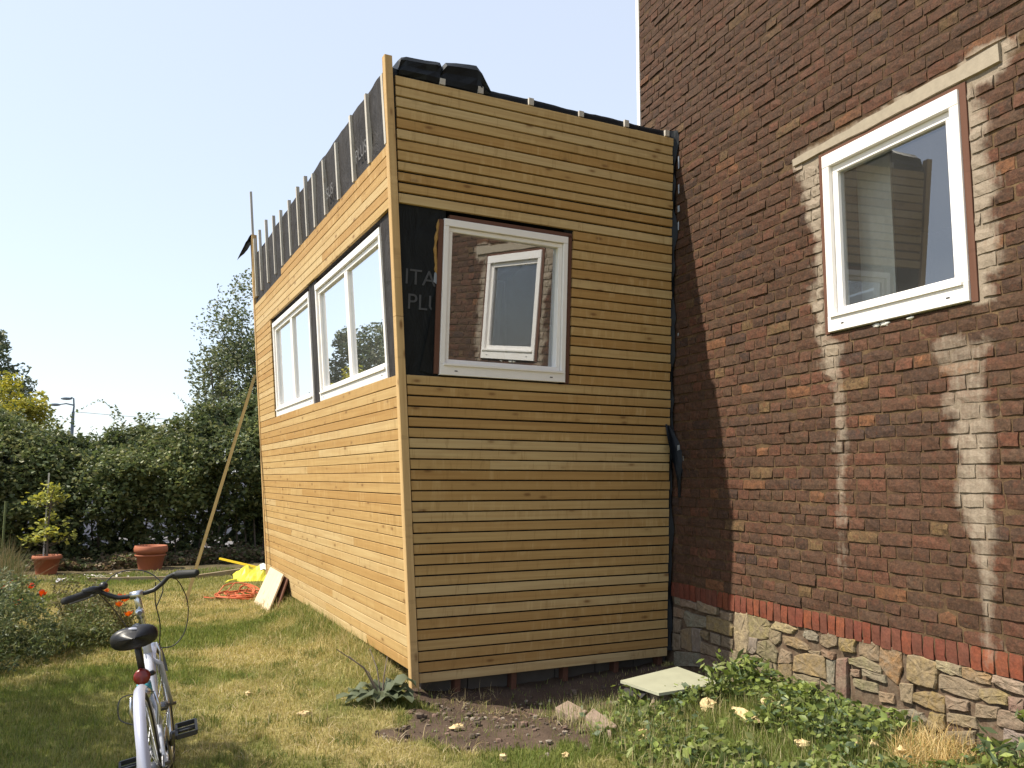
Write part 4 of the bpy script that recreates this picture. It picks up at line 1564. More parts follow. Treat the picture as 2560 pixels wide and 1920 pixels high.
# ------------------------------------------------ foliage helpers
def leaves(ctr, n_leaf, size, cols, seed, flat=0.35, aspect=0.55, down=0.0, jit=0.25):
    """diamond leaves (folded along the rib) at points ctr (N,3) -> verts, faces, colours"""
    g = np.random.default_rng(seed)
    N = len(ctr)
    d = g.normal(size=(N, 3))
    d[:, 2] = d[:, 2] * flat - down
    d /= np.linalg.norm(d, axis=1)[:, None]
    s = g.normal(size=(N, 3))
    s -= (s * d).sum(1)[:, None] * d
    s /= np.linalg.norm(s, axis=1)[:, None] + 1e-9
    nn = np.cross(d, s)
    L_ = size * g.uniform(0.6, 1.35, N)[:, None]
    W_ = L_ * aspect
    a = ctr - d * L_ * .5
    b = ctr + d * L_ * .5
    m1 = ctr - d * L_ * .04 + s * W_ * .5 + nn * W_ * .16
    m2 = ctr - d * L_ * .04 - s * W_ * .5 + nn * W_ * .16
    v = np.stack([a, m1, b, m2], 1).reshape(-1, 3)
    q = np.arange(N)[:, None] * 4
    f = np.concatenate([q + np.array([0, 1, 2]), q + np.array([0, 2, 3])], 0)
    cols = np.asarray(cols, float)
    if cols.ndim == 2 and len(cols) != N:
        c = cols[g.integers(0, len(cols), N)]
    else:
        c = cols
    c = c * g.uniform(1 - jit, 1 + jit, N)[:, None]
    return v, f, np.repeat(c, 4, 0)


def cat_(parts):
    vs, fs, cs, b = [], [], [], 0
    for v, f, c in parts:
        vs.append(v)
        fs.append(f + b)
        cs.append(c)
        b += len(v)
    return np.concatenate(vs), np.concatenate(fs), np.concatenate(cs)


def clumps(centres, radii, per, seed, squash=0.75):
    g = np.random.default_rng(seed)
    out = []
    for (c, r) in zip(centres, radii):
        k = max(4, int(per * (r / np.mean(radii)) ** 2))
        d = g.normal(size=(k, 3))
        d /= np.linalg.norm(d, axis=1)[:, None]
        rr = r * g.uniform(0.25, 1.05, k) ** 0.6
        p = d * rr[:, None]
        p[:, 2] *= squash
        out.append(np.asarray(c) + p)
    return np.concatenate(out)


GREEN = [(0.13, 0.15, 0.055), (0.155, 0.17, 0.065), (0.10, 0.125, 0.048), (0.19, 0.19, 0.085), (0.09, 0.115, 0.045)]
DARKG = [(0.075, 0.098, 0.045), (0.09, 0.112, 0.055), (0.06, 0.082, 0.04)]
GREYG = [(0.135, 0.155, 0.085), (0.16, 0.175, 0.10), (0.105, 0.13, 0.07), (0.19, 0.19, 0.115)]
YELG = [(0.28, 0.26, 0.04), (0.36, 0.32, 0.05), (0.22, 0.235, 0.045), (0.40, 0.35, 0.07)]
LIME = [(0.23, 0.25, 0.06), (0.29, 0.30, 0.08), (0.17, 0.20, 0.055)]


def tree(name, label, cat, base, h, cc, rad, nclump, per, lsize, cols, seed, group=None, trunk=0.12, droop=0, shell=0.75, flat=0.4, clump_r=0.16):
    """trunk with limbs into the clumps of an uneven crown"""
    g = np.random.default_rng(seed)
    root = thing(name, label, cat, base, group)
    cc = np.asarray(cc, float)
    d = g.normal(size=(nclump, 3))
    d /= np.linalg.norm(d, axis=1)[:, None]
    lump = 0.72 + 0.5 * vnoise(d[:, 0] * 1.7 + seed, d[:, 1] * 1.7 + d[:, 2], 0.55, seed)
    rr = g.uniform(0.2, 1.0, nclump) ** (1 - shell) * lump
    ctr = cc + d * rr[:, None] * np.asarray(rad)
    cr = g.uniform(0.7, 1.4, nclump) * clump_r * max(rad)
    pts = clumps(ctr, cr, per, seed + 1, 0.7)
    v, f, c = leaves(pts, 0, lsize, cols, seed + 2, flat, 0.55, 0.25 if droop else 0)
    parts = [(v, f, c)]
    if droop:
        sp = []
        for i in range(droop):
            s0 = ctr[g.integers(0, nclump)] + g.normal(size=3) * 0.2
            ln = g.uniform(0.5, 1.6)
            k = int(ln * 36)
            tt = np.linspace(0, 1, k)
            q = np.stack([s0[0] + 0.12 * tt * g.normal() + g.normal(0, .045, k), s0[1] + g.normal(0, .045, k), s0[2] - ln * tt], 1)
            sp.append(q)
        parts.append(leaves(np.concatenate(sp), 0, lsize * .9, cols, seed + 5, 0.5, 0.5, 0.8))
    v, f, c = cat_(parts)
    np_mesh('crown', v, f, M['leaf'], c, root)
    mb = MB()
    b = Vector(base)
    top = Vector(cc) - Vector((0, 0, rad[2] * 0.15))
    k1 = b.lerp(top, 0.45) + Vector((g.normal() * .08, g.normal() * .08, 0))
    mb.tube([b - Vector((0, 0, .15)), b.lerp(k1, .5), k1, top], [trunk * 1.25, trunk, trunk * .75, trunk * .3], 8)
    for i in range(min(nclump, 26)):
        e = Vector(ctr[i])
        s_ = k1.lerp(top, g.uniform(0, .9))
        mid = s_.lerp(e, .55) + Vector((0, 0, 0.08 * (e - s_).length))
        mb.tube([s_, mid, e], [trunk * .26, trunk * .13, trunk * .04], 5)
    mb.build('trunk', M['bark'], root)
    return root


# hedge along the end of the garden: six bushes grown together, each with its own stems
def hedge_top(x):
    xs = [-9, -5.5, -3.6, -2.4, -1.9, -1.3, -0.7, 0.0, 0.6, 1.4, 2.4, 5, 9]
    zs = [3.4, 3.3, 2.9, 2.45, 2.35, 2.5, 2.6, 2.85, 3.2, 3.35, 3.4, 3.3, 3.3]
    return np.interp(x, xs, zs)


hl = ['dense dark green hedge section at the far left beyond the tall dry grass', 'hedge section rising behind the small potted tree', 'hedge section with long bramble shoots behind the left edging timber',
      'hedge section directly behind the empty terracotta pot', 'tallest hedge section beside the far end of the annexe', 'hedge section hidden partly behind the annexe far wall']
edges = [-6.0, -3.5, -2.2, -1.0, 0.1, 1.4, 3.2]
for i in range(6):
    a, b = edges[i] - .25, edges[i + 1] + .25
    g = np.random.default_rng(300 + i)
    root = thing('hedge', hl[i], 'hedge', ((a + b) / 2, 17.6, 0), 'hedge sections along the end of the garden')
    w = b - a
    n = int(125 * w)
    cx = g.uniform(a, b, n)
    tz = hedge_top(cx)
    t = g.uniform(0, 1, n) ** 0.9
    cz = 0.06 + (tz - 0.16) * t
    front = 16.75 - 0.35 * np.sin(np.clip(t, 0, 1) * math.pi) + 0.9 * smooth(0.72, 1.0, t) + (fbm(cx, cz, 0.9, 33, 2) - .5) * 0.9
    front = front + 0.2 * (t < 0.3)
    cyy = front + np.abs(g.normal(0, 0.35, n)) + g.uniform(0, .1, n)
    ctr = np.stack([cx, cyy, cz], 1)
    kp = ~((cx > -1.7) & (cx < .9) & (cz > .25) & (cz < .95) & (g.uniform(0, 1, n) < .38))
    ctr = ctr[kp]
    t = t[kp]
    n = len(ctr)
    cr = g.uniform(0.13, 0.30, n) * np.where(t < .35, 0.75, 1)
    pts = clumps(ctr, cr, 62, 310 + i, .8)
    v, f, c = leaves(pts, 0, 0.088, GREEN if i % 2 else GREEN + DARKG, 320 + i, .5, .6)
    tone = np.repeat(0.8 + 0.5 * vnoise(pts[:, 0], pts[:, 2], .6, 35), 4)[:, None]
    parts = [(v, f, c * tone)]
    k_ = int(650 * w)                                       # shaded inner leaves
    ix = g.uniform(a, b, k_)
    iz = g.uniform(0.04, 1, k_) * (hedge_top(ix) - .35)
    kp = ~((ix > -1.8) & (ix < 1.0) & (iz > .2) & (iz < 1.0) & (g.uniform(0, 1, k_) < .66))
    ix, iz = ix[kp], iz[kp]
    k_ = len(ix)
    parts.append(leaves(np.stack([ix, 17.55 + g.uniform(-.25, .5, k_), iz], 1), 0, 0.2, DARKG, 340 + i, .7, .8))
    sp = []
    for s_ in range(int(9 * w)):                            # loose shoots along the top
        x0 = g.uniform(a, b)
        z0 = hedge_top(x0) - .15
        ln = g.uniform(0.15, 0.55)
        if i == 2 and s_ < 5: ln = g.uniform(.6, 1.0)
        lean = g.normal(0, .5)
        k_ = int(ln * 26) + 2
        tt = np.linspace(0, 1, k_)
        sp.append(np.stack([x0 + lean * ln * tt ** 1.5 + g.normal(0, .025, k_), np.full(k_, 17.3) + g.normal(0, .3), z0 + ln * tt * (1 - .25 * tt)], 1))
    parts.append(leaves(np.concatenate(sp), 0, 0.07, GREEN, 330 + i, .6, .6))
    v, f, c = cat_(parts)
    np_mesh('foliage', v, f, M['leaf'], c, root)
    mb = MB()
    for s_ in range(int(5 * w)):
        x0 = g.uniform(a, b)
        y0 = 17.3 + g.uniform(-.3, .3)
        mb.tube([(x0, y0, -.1), (x0 + g.normal(0, .12), y0, .8), (x0 + g.normal(0, .3), y0, hedge_top(x0) * .8)], [.022, .015, .006], 5)
    mb.build('stem', M['bark'], root)

# dry undergrowth and dead leaves along the foot of the hedge
g = np.random.default_rng(350)
n = 9000
x = g.uniform(-4.2, 2.2, n)
y = 15.75 + np.abs(g.normal(0, .5, n)) + .12 * x + .25
hh = 0.42 * fbm(x, y, .7, 351, 3) * smooth(15.2, 16.3, y)
z = gz(x, y) + hh * g.uniform(0, 1, n) ** .8 + .01
uc = np.array([(0.17, 0.12, 0.075), (0.22, 0.16, 0.10), (0.11, 0.085, 0.055), (0.10, 0.115, 0.045), (0.13, 0.14, 0.06)])[g.integers(0, 5, n)]
v, f, c = leaves(np.stack([x, y, z], 1), 0, .085, uc, 352, .4, .5)
tag(np_mesh('undergrowth', v, f, M['leaf'], c), kind='stuff')

# pale ground and parked-up wall glimpsed through the foot of the hedge
mb = MB()
mb.box((-14, 24.0, -0.2), (14, 24.2, 1.5))
tag(mb.build('boundary_wall', M['whitewall'], None, (0, 24, 0)), 'low pale wall glimpsed through gaps at the foot of the hedge', 'wall')
mb = MB()
mb.add([(-40, 18.6, 0.02), (40, 18.6, 0.02), (40, 23.9, 0.02), (-40, 23.9, 0.02)], [(0, 1, 2, 3)])
tag(mb.build('road', M['asphalt']), kind='structure')

# trees beyond
tree('birch_tree', 'tall weeping birch with drooping sprays rising behind the annexe far end', 'tree', (1.75, 21.0, 0), 7, (1.75, 21.0, 4.35), (1.55, 1.3, 2.1), 80, 150, 0.088, GREYG + DARKG + GREEN[:1], 401, trunk=.11, droop=110, shell=.45, clump_r=.2)
tree('birch_tree', 'smaller loose birch left of the weeping birch above the hedge', 'tree', (0.6, 20.2, 0), 5, (0.62, 20.2, 3.3), (0.7, 0.8, 1.2), 36, 60, 0.095, GREYG + GREEN[:2], 402, trunk=.08, droop=20, shell=.5, clump_r=.22)
tree('yellow_tree', 'yellow leaved tree at the left edge above the hedge', 'tree', (-3.5, 20.3, 0), 4.0, (-3.5, 20.3, 2.5), (0.9, 0.8, 1.05), 80, 95, 0.09, YELG, 403, trunk=.08, shell=.5, clump_r=.24)
tree('willow_tree', 'dark drooping tree behind the yellow tree at the left edge', 'tree', (-5.0, 22.4, 0), 7, (-5.0, 22.4, 3.75), (1.7, 1.3, 1.65), 90, 125, 0.11, GREYG + DARKG, 404, trunk=.14, droop=46, shell=.5, clump_r=.2)
tree('apple_tree', 'leafy garden tree just left of the picture shading the lawn corner', 'tree', (-3.9, 5.95, 0), 4.6, (-3.9, 5.9, 3.1), (1.4, 2.15, 1.25), 110, 95, 0.10, GREEN, 407, trunk=.11, shell=.5, clump_r=.24)

# street lamp and wire
t = thing('street_lamp', 'grey lamp post with two lamp heads rising behind the hedge', 'street lamp', (-5.94, 52, 0))
mb = MB()
mb.tube([(-5.94, 52, 0), (-5.94, 52, 3.5), (-5.94, 52, 5.2)], [.11, .10, .08], 8)
mb.build('pole', M['greypost'], t)
for (dx, dz, ex) in ((-0.75, 5.62, -.3), (-0.25, 5.98, -.22)):
    mb = MB()
    mb.tube([(-5.94, 52, 5.15), (-5.92, 52, 5.5), (-5.96, 52, dz - .05), (-5.94 + dx * .5, 52, dz + .02), (-5.94 + dx, 52, dz - .05)], [.05, .045, .04, .035, .03], 6)
    mb.build('bracket', M['greypost'], t)
    mb = MB()
    mb.blob((-5.94 + dx + ex * .6, 52, dz - .06), (.30, .14, .08), 10, 6, .02)
    mb.build('lamp_head', M['greypost'], t, smooth_=True)
mb = MB()
pts = [(-5.9 + 22 * q, 52, 5.2 - 1.1 * (q - q * q) - .4 * q) for q in np.linspace(0, 1, 24)]
mb.tube(pts, 0.011, 4)
tag(mb.build('overhead_wire', M['black'], None, (-5.9, 52, 5.2)), 'thin overhead wire running right from the lamp post', 'wire')


# ------------------------------------------------ pots
def pot(label, base, r, h, rim):
    t = thing('plant_pot', label, 'plant pot', base, 'terracotta pots by the hedge')
    mb = MB()
    b = Vector(base)
    mb.lathe(b, [(0.0, 0), (r * .68, 0.0), (r * .70, .01), (r * .90, h - rim), (r * .93, h - rim)], 26)
    mb.build('pot_body', M['terracotta'], t, smooth_=True)
    mb = MB()
    mb.lathe(b, [(r * .93, h - rim - .004), (r, h - rim), (r * 1.03, h - rim * .45), (r * .99, h - .01), (r * .97, h), (r * .90, h), (r * .88, h - .05)], 26)
    if rim > .08:
        mb.lathe(b, [(r * .92, h - rim * 1.55), (r * .955, h - rim * 1.5), (r * .955, h - rim * 1.35), (r * .92, h - rim * 1.3)], 26)
    mb.build('rim', M['terracotta'], t, smooth_=True)
    mb = MB()
    mb.lathe(b, [(r * .89, h - .04), (0.0, h - .03)], 20)
    mb.build('soil', M['bark'], t)
    return t


tp = pot('terracotta pot with a small yellow leaved tree on a stake', (-2.0, 15.4, 0.0), 0.215, 0.30, .06)
pot('large empty terracotta pot with a ribbed rim by the hedge', (-0.47, 15.6, 0.0), 0.265, 0.40, .11)
t = thing('potted_tree', 'small yellow green tree with a stake growing from the left pot', 'plant', (-2.0, 15.4, 0.27))
g = np.random.default_rng(77)
mb = MB()
mb.tube([(-2.0, 15.4, .2), (-2.02, 15.4, .8), (-1.97, 15.38, 1.35)], [.018, .014, .006], 6)
cl = []
for i in range(22):
    z = g.uniform(.45, 1.35)
    a = g.uniform(0, 6.28)
    ln = g.uniform(.12, .38) * (1.35 - abs(z - .75) * .9)
    e = (-2.0 + ln * math.cos(a), 15.4 + ln * .7 * math.sin(a), z + .06)
    mb.tube([(-2.01, 15.4, z - .1), e], [.007, .003], 4)
    for q in np.linspace(.3, 1, 5):
        cl.append((-2.0 + ln * q * math.cos(a), 15.4 + ln * .7 * q * math.sin(a), z + .06 * q))
mb.build('stem', M['bark'], t)
pts = np.array(cl)[g.integers(0, len(cl), 420)] + g.normal(0, .045, (420, 3))
v, f, c = leaves(pts, 0, 0.09, [(0.34, 0.33, 0.07), (0.42, 0.40, 0.08), (0.26, 0.28, 0.07)], 78, .3, .55)
np_mesh('foliage', v, f, M['leaf'], c, t)
mb = MB()
mb.bar((-2.06, 15.44, .2), (-2.06, 15.46, 1.62), .022, .022)
mb.build('stake', M['batten'], t)
mb = MB()
mb.tube([(-2.72, 15.9, -.05), (-2.72, 15.9, 1.15)], .018, 6)
tag(mb.build('fence_post', M['stem'], None, (-2.72, 15.9, 0)), 'thin green post standing in front of the hedge at the left', 'post')

# litter of pale scraps and a white lid near the left pot
g = np.random.default_rng(5)
mb = MB()
for i in range(46):
    x, y = -1.65 + g.uniform(0, .95), 14.5 + g.uniform(-.35, .5)
    s_ = g.uniform(.015, .05)
    a = g.uniform(0, 3.14)
    z = gzf(x, y) + .03
    d = Vector((math.cos(a), math.sin(a), g.normal(0, .25))) * s_
    e = Vector((-math.sin(a), math.cos(a), g.normal(0, .25))) * s_ * .5
    p = Vector((x, y, z))
    mb.add([p - d, p + e, p + d * 1.2, p - e], [(0, 1, 2, 3)], None, tuple(np.array((0.55, 0.5, 0.44)) * g.uniform(.6, 1.2)))
tag(mb.build('litter', M['soilstone']), kind='stuff')
mb = MB()
mb.lathe((-1.62, 13.9, .03), [(.0, .05), (.035, .05), (.04, .04), (.042, 0)], 12, axis=(-.3, -.6, .5))
tag(mb.build('cup', M['whitewall'], None, (-1.62, 13.9, .03)), 'small white cup lying on the grass in front of the left pot', 'cup')

# ------------------------------------------------ slab on blocks, half buried blocks, foam lumps
t = thing('covered_slab', 'pale green flat board on a block beside the stone plinth', 'board', (3.2, 5.1, 0.0))
mb = MB()
P4_ = [(2.88, 5.25, .165), (2.98, 4.91, .150), (3.52, 4.95, .160), (3.45, 5.42, .18)]
mb.box8([(p[0], p[1], p[2] - .018) for p in P4_] + P4_, [(p[0], p[1], 0) for p in P4_] * 2)
mb.build('board', M['greenboard'], t)
mb = MB()
mb.box((2.99, 4.98, -.12), (3.18, 5.16, .128))
mb.build('block', M['pinkblock'], t)
mb = MB()
mb.box((3.3, 5.1, -.12), (3.48, 5.3, .135))
mb.build('block', M['concrete'], t)
mb = MB()
vs, fs = [], []
for i in range(13):
    z = 0.105 + .018 * (1 if i % 2 else -1)
    vs += [(2.86 + i * .033, 4.93 + .012 * (12 - i), z), (2.88 + i * .033, 5.10 + .012 * (12 - i), z)]
for i in range(12):
    fs.append((2 * i, 2 * i + 2, 2 * i + 3, 2 * i + 1))
mb.add(vs, fs)
mb.build('corrugated_sheet', M['steel'], t)


def buried(P, z, label):
    c = Vector((sum(p[0] for p in P) / 4, sum(p[1] for p in P) / 4, z))
    mb = MB()
    top = [(p[0], p[1], z + q) for p, q in zip(P, (.012, .02, .008, .0))]
    ins = [tuple(Vector(p).lerp(c, .05) + Vector((0, 0, .006))) for p in top]
    mb.box8([(p[0], p[1], p[2] - .14) for p in top] + top)
    mb.box8([tuple(Vector(p) + Vector((0, 0, .001))) for p in top] + ins)
    tag(mb.build('paving_block', M['pinkblock'], None, c), label, 'block', 'half buried blocks in the soil')


buried([(2.36, 5.20), (2.50, 5.30), (2.53, 5.06), (2.39, 4.94)], 0.03, 'pinkish block half buried in the soil nearest the annexe')
buried([(2.43, 4.90), (2.55, 5.02), (2.53, 4.66), (2.44, 4.57)], 0.045, 'second pinkish block half buried in the soil nearer the grass')

FOAM = [((2.62, 4.50), (.05, .045, .045), 'white yellow foam lump standing in the grass before the slab'),
        ((3.53, 4.50), (.055, .05, .045), 'pale foam lump among the weeds nearest the tall yellow stone'),
        ((3.57, 4.41), (.035, .03, .03), 'small foam crumb beside the pale lump in the weeds'),
        ((3.33, 4.46), (.045, .17, .04), 'long broken strip of yellow foam lying in the weeds'),
        ((3.27, 4.78), (.075, .06, .05), 'brownish hollow foam lump near the slab corner'),
        ((3.55, 4.02), (.05, .03, .025), 'flat foam piece in the middle of the weeds'),
        ((3.30, 3.92), (.06, .035, .03), 'yellow foam chip lower in the weeds towards the bottom edge'),
        ((3.52, 3.74), (.035, .035, .035), 'round foam bit under the weeds near the straw'),
        ((3.57, 3.66), (.035, .03, .03), 'second round foam bit left of the straw'),
        ((3.60, 3.50), (.04, .035, .04), 'foam piece right beside the dry straw heap'),
        ((0.80, 5.73), (.05, .03, .02), 'flat cream chip lying on the lawn behind the bicycle'),
        ((0.50, 6.34), (.035, .02, .02), 'smaller cream chip lying further up the lawn'),
        ((1.65, 5.11), (.05, .03, .025), 'orange cream chip lying at the edge of the soil'),
        ((1.71, 4.46), (.03, .025, .03), 'white crumb lying in front of the bare soil'),
        ((2.07, 4.42), (.025, .02, .02), 'tiny white crumb near the two buried blocks')]
for i, ((x, y), rad, lab) in enumerate(FOAM):
    mb = MB()
    rad = tuple(q * .8 for q in rad)
    mb.blob((x, y, gzf(x, y) + rad[2] * .55 + (.03 if x > 3.2 else .008)), rad, 9, 6, .42, seed=60 + i)
    o = mb.build('foam_lump', M['foam'], None, (x, y, gzf(x, y)))
    tag(o, lab, 'foam lump', 'scattered foam lumps')

# stones and crumbs in the soil
g = np.random.default_rng(8)
mb = MB()
cnt = 0
while cnt < 420:
    x, y = g.uniform(1.1, 3.3), g.uniform(4.5, 6.0)
    if soil_amt(np.array([x]), np.array([y]))[0] < .5: continue
    cnt += 1
    s_ = abs(g.normal(0, .010)) + .004
    cc = np.array(random.Random(cnt).choice([(0.16, 0.12, 0.09), (0.10, 0.075, 0.055), (0.30, 0.25, 0.2), (0.2, 0.13, 0.1)]))
    mb.blob((x, y, gzf(x, y) + s_ * .4), (s_, s_ * g.uniform(.6, 1.2), s_ * .7), 5, 3, .3, tuple(cc), seed=cnt)
tag(mb.build('gravel', M['soilstone']), kind='stuff')


# ================================================================= grass
def blades(x, y, h, wid, cols, seed, lean=0.5, z=None):
    g = np.random.default_rng(seed)
    N = len(x)
    if z is None: z = gz(x, y)
    a = g.uniform(0, 2 * np.pi, N)
    b = g.uniform(0, 2 * np.pi, N)
    ln = np.abs(g.normal(0, lean, N))
    dx, dy = np.cos(b) * ln, np.sin(b) * ln
    wx, wy = np.cos(a) * wid / 2, np.sin(a) * wid / 2
    p0 = np.stack([x - wx, y - wy, z - .004], 1)
    p1 = np.stack([x + wx, y + wy, z - .004], 1)
    nrm = np.sqrt(1 + ln ** 2)
    hx, hy, hz = h * dx / nrm, h * dy / nrm, h / nrm
    m0 = np.stack([x - wx * .7 + hx * .4, y - wy * .7 + hy * .4, z + hz * .58], 1)
    m1 = np.stack([x + wx * .7 + hx * .4, y + wy * .7 + hy * .4, z + hz * .58], 1)
    tp_ = np.stack([x + hx, y + hy, z + hz * .95], 1)
    v = np.stack([p0, p1, m1, m0, tp_], 1).reshape(-1, 3)
    q = np.arange(N)[:, None] * 5
    f = np.concatenate([q + np.array([0, 1, 2]), q + np.array([0, 2, 3]), q + np.array([3, 2, 4])], 0)
    return v, f, np.repeat(cols, 5, 0)


def in_view(x, y, pad=6):
    az = np.degrees(np.arctan2(x, y))
    return (az > -10.2 - pad) & (az < 53.2 + pad)


def under_building(x, y):
    l_ = 1.62 - 0.0819 * (y - 6.04)
    return (x > l_ + .12) & (y > 6.04 + (x - 1.62) * .087 + .05)


g = np.random.default_rng(21)
parts = []
for (n, y0, y1, x0, x1, hh, ww) in ((150000, 3.6, 7.2, -1.9, 3.9, .026, .0042), (90000, 7.2, 11.0, -2.2, 1.7, .028, .006), (60000, 11.0, 15.2, -3.2, 1.7, .030, .009)):
    x, y = g.uniform(x0, x1, n), g.uniform(y0, y1, n)
    so_ = soil_amt(x, y)
    kp = in_view(x, y) & ~under_building(x, y) & (g.uniform(0, 1, n) > so_ * 0.93)
    x, y = x[kp], y[kp]
    gr_ = green_amt(x, y)
    tuft = fbm(x, y, .10, 51, 2)
    lxx = 1.62 - 0.0819 * (y - 6.04)
    rank = np.exp(-((x - lxx + .10) / .26) ** 2) * smooth(6.0, 6.6, y) * smooth(12, 10.5, y)
    rank = np.maximum(rank, np.exp(-(((x - 1.85) / .35) ** 2 + ((y - 5.72) / .2) ** 2)) * .8)
    rank = np.maximum(rank, smooth(1.9, 3.2, x) * smooth(5.2, 4.6, y) * .8)
    h = hh * (0.45 + 1.1 * tuft + .5 * gr_) * g.uniform(.55, 1.35, len(x)) * (1 + .9 * rank)
    pg = np.clip(gr_ * 1.1 - .05 + (g.uniform(0, 1, len(x)) - .5) * .55, 0, 1)[:, None]
    green = np.array([(0.12, 0.16, 0.035), (0.15, 0.185, 0.045), (0.10, 0.135, 0.034), (0.19, 0.205, 0.055)])[g.integers(0, 4, len(x))]
    straw = np.array([(0.40, 0.335, 0.145), (0.33, 0.275, 0.105), (0.50, 0.425, 0.22), (0.27, 0.245, 0.08)])[g.integers(0, 4, len(x))]
    c = (straw * (1 - pg) + green * pg) * g.uniform(.85, 1.35, len(x))[:, None]
    parts.append(blades(x, y, h, ww * g.uniform(.7, 1.3, len(x)), c, 23, .75))
# loose straw lying on the mown lawn
n = 9000
x, y = g.uniform(-1.5, 2.4, n), 3.9 + g.uniform(0, 1, n) ** 1.3 * 8
kp = in_view(x, y) & ~under_building(x, y) & (green_amt(x, y) < .55)
x, y = x[kp], y[kp]
c = np.array([(0.45, 0.36, 0.2), (0.36, 0.28, 0.14), (0.5, 0.42, 0.27)])[g.integers(0, 3, len(x))]
parts.append(blades(x, y, g.uniform(.05, .12, len(x)), .004 * np.ones(len(x)), c, 24, 5.0, gz(x, y) + .02))
# darker tufts and small flat weeds breaking up the lawn
n = 16000
tc_ = np.stack([g.uniform(-1.2, 1.7, 260), 4.0 + g.uniform(0, 1, 260) ** 1.2 * 8], 1)
ti = g.integers(0, 260, n)
x, y = tc_[ti, 0] + g.normal(0, .045, n), tc_[ti, 1] + g.normal(0, .055, n)
kp = in_view(x, y) & ~under_building(x, y) & (soil_amt(x, y) < .5)
x, y = x[kp], y[kp]
c = np.array([(0.10, 0.14, 0.035), (0.085, 0.12, 0.03), (0.15, 0.17, 0.05), (0.24, 0.22, 0.08)])[g.integers(0, 4, len(x))]
parts.append(blades(x, y, g.uniform(.025, .065, len(x)), .005 * np.ones(len(x)), c, 26, .9))
# long dry grass pulled up against the side wall
n = 4200
y = g.uniform(6.3, 10.6, n)
x = 1.62 - 0.0819 * (y - 6.04) - .02 - np.abs(g.normal(0, .16, n))
c = np.array([(0.45, 0.37, 0.18), (0.33, 0.28, 0.11), (0.17, 0.18, 0.05), (0.40, 0.33, 0.17), (0.13, 0.16, 0.04)])[g.integers(0, 5, n)]
parts.append(blades(x, y, g.uniform(.06, .17, n), .0045 * np.ones(n), c * 1.15, 25, 1.9))
v, f, c = cat_(parts)
tag(np_mesh('grass', v, f, M['grassm'], c), kind='stuff')

# tall dry grass at the left edge
g = np.random.default_rng(31)
n = 9000
x, y = g.uniform(-4.6, -1.75, n), g.uniform(11.2, 15.2, n)
kp = (x < -1.62 - (y - 11.2) * 0.22) & in_view(x, y, 10)
x, y = x[kp], y[kp]
c = np.array([(0.21, 0.165, 0.085), (0.16, 0.135, 0.06), (0.25, 0.195, 0.11), (0.11, 0.12, 0.045), (0.085, 0.10, 0.04)])[g.integers(0, 5, len(x))]
v, f, c = blades(x, y, g.uniform(.25, .8, len(x)), .010 * np.ones(len(x)), c * .8, 32, .5)
tag(np_mesh('tall_grass', v, f, M['grassm'], c), kind='stuff')


# ================================================================= flower bed at the left
def shrub(name, label, cat, base, rad, n, lsize, cols, seed, group=None, upright=0.0):
    g = np.random.default_rng(seed)
    root = thing(name, label, cat, base, group)
    b = np.array(base)
    k_ = 46
    d = g.normal(size=(k_, 3))
    d /= np.linalg.norm(d, axis=1)[:, None]
    d[:, 2] = np.abs(d[:, 2])
    ctr = b + d * np.array(rad) * g.uniform(.35, 1.0, k_)[:, None] * g.uniform(.8, 1.15, k_)[:, None]
    pts = clumps(ctr, np.full(k_, max(rad) * .2) * g.uniform(.6, 1.3, k_), n // k_, seed + 1, .9)
    pts = pts[pts[:, 2] > b[2] + .01]
    v, f, c = leaves(pts, 0, lsize, cols, seed + 2, .8, .38)
    np_mesh('foliage', v, f, M['leaf'], c, root)
    mb = MB()
    for i in range(12):
        mb.tube([tuple(b + np.array([g.normal(0, .04), g.normal(0, .04), -.03])), tuple(ctr[i])], [.007, .003], 4)
    mb.build('stem', M['stem'], root)
    return root


SG = 'bushy plants in the flower bed'
shrub('bed_plant', 'large grey green bushy plant in the bed at the left edge', 'bush', (-1.95, 9.4, 0), (.66, .95, .80), 7400, .05, GREYG + GREEN, 501, SG)
shrub('bed_plant', 'low dark green bush in the bed nearest the lawn shadow', 'bush', (-1.40, 8.45, 0), (.55, .6, .60), 5600, .045, DARKG + GREEN, 502, SG)
shrub('bed_plant', 'rounded olive bush under the left handlebar grip', 'bush', (-0.85, 9.35, 0), (.45, .55, .6), 4800, .042, [(0.12, 0.115, 0.045), (0.15, 0.14, 0.06), (0.09, 0.095, 0.035), (0.18, 0.15, 0.075)], 503, SG)
shrub('bed_plant', 'straggly green plant behind the saddle at the edge of the bed', 'bush', (-0.88, 8.55, 0), (.42, .5, .46), 3800, .04, GREEN, 504, SG)
shrub('bed_plant', 'feathery grey plant at the back of the bed before the tall grass', 'bush', (-2.15, 10.9, 0), (.6, .8, .6), 3600, .05, GREYG, 505, SG)
shrub('bed_plant', 'low spreading green plant at the far left bottom of the bed', 'bush', (-1.7, 7.8, 0), (.6, .45, .42), 3800, .045, GREEN + DARKG, 506, SG)

POP = [((5, 1478), 11.0, 'big scarlet poppy at the very left edge of the picture'), ((78, 1472), 10.8, 'wide scarlet poppy near the left edge above the grey bush'), ((105, 1492), 9.6, 'poppy low between grey bush and lawn'),
       ((20, 1462), 11.6, 'poppy half hidden in the dry grass at the left edge'), ((264, 1484), 9.2, 'bright orange poppy right under the left brake lever'), ((300, 1500), 9.3, 'orange poppy left of the bicycle stem'),
       ((312, 1505), 9.0, 'orange poppy touching the brake cable left of the stem'), ((298, 1517), 9.0, 'small orange poppy below the handlebar'), ((320, 1541), 8.7, 'orange poppy just above the saddle'), ((42, 1513), 9.0, 'pinkish poppy sunk in the grey bush')]


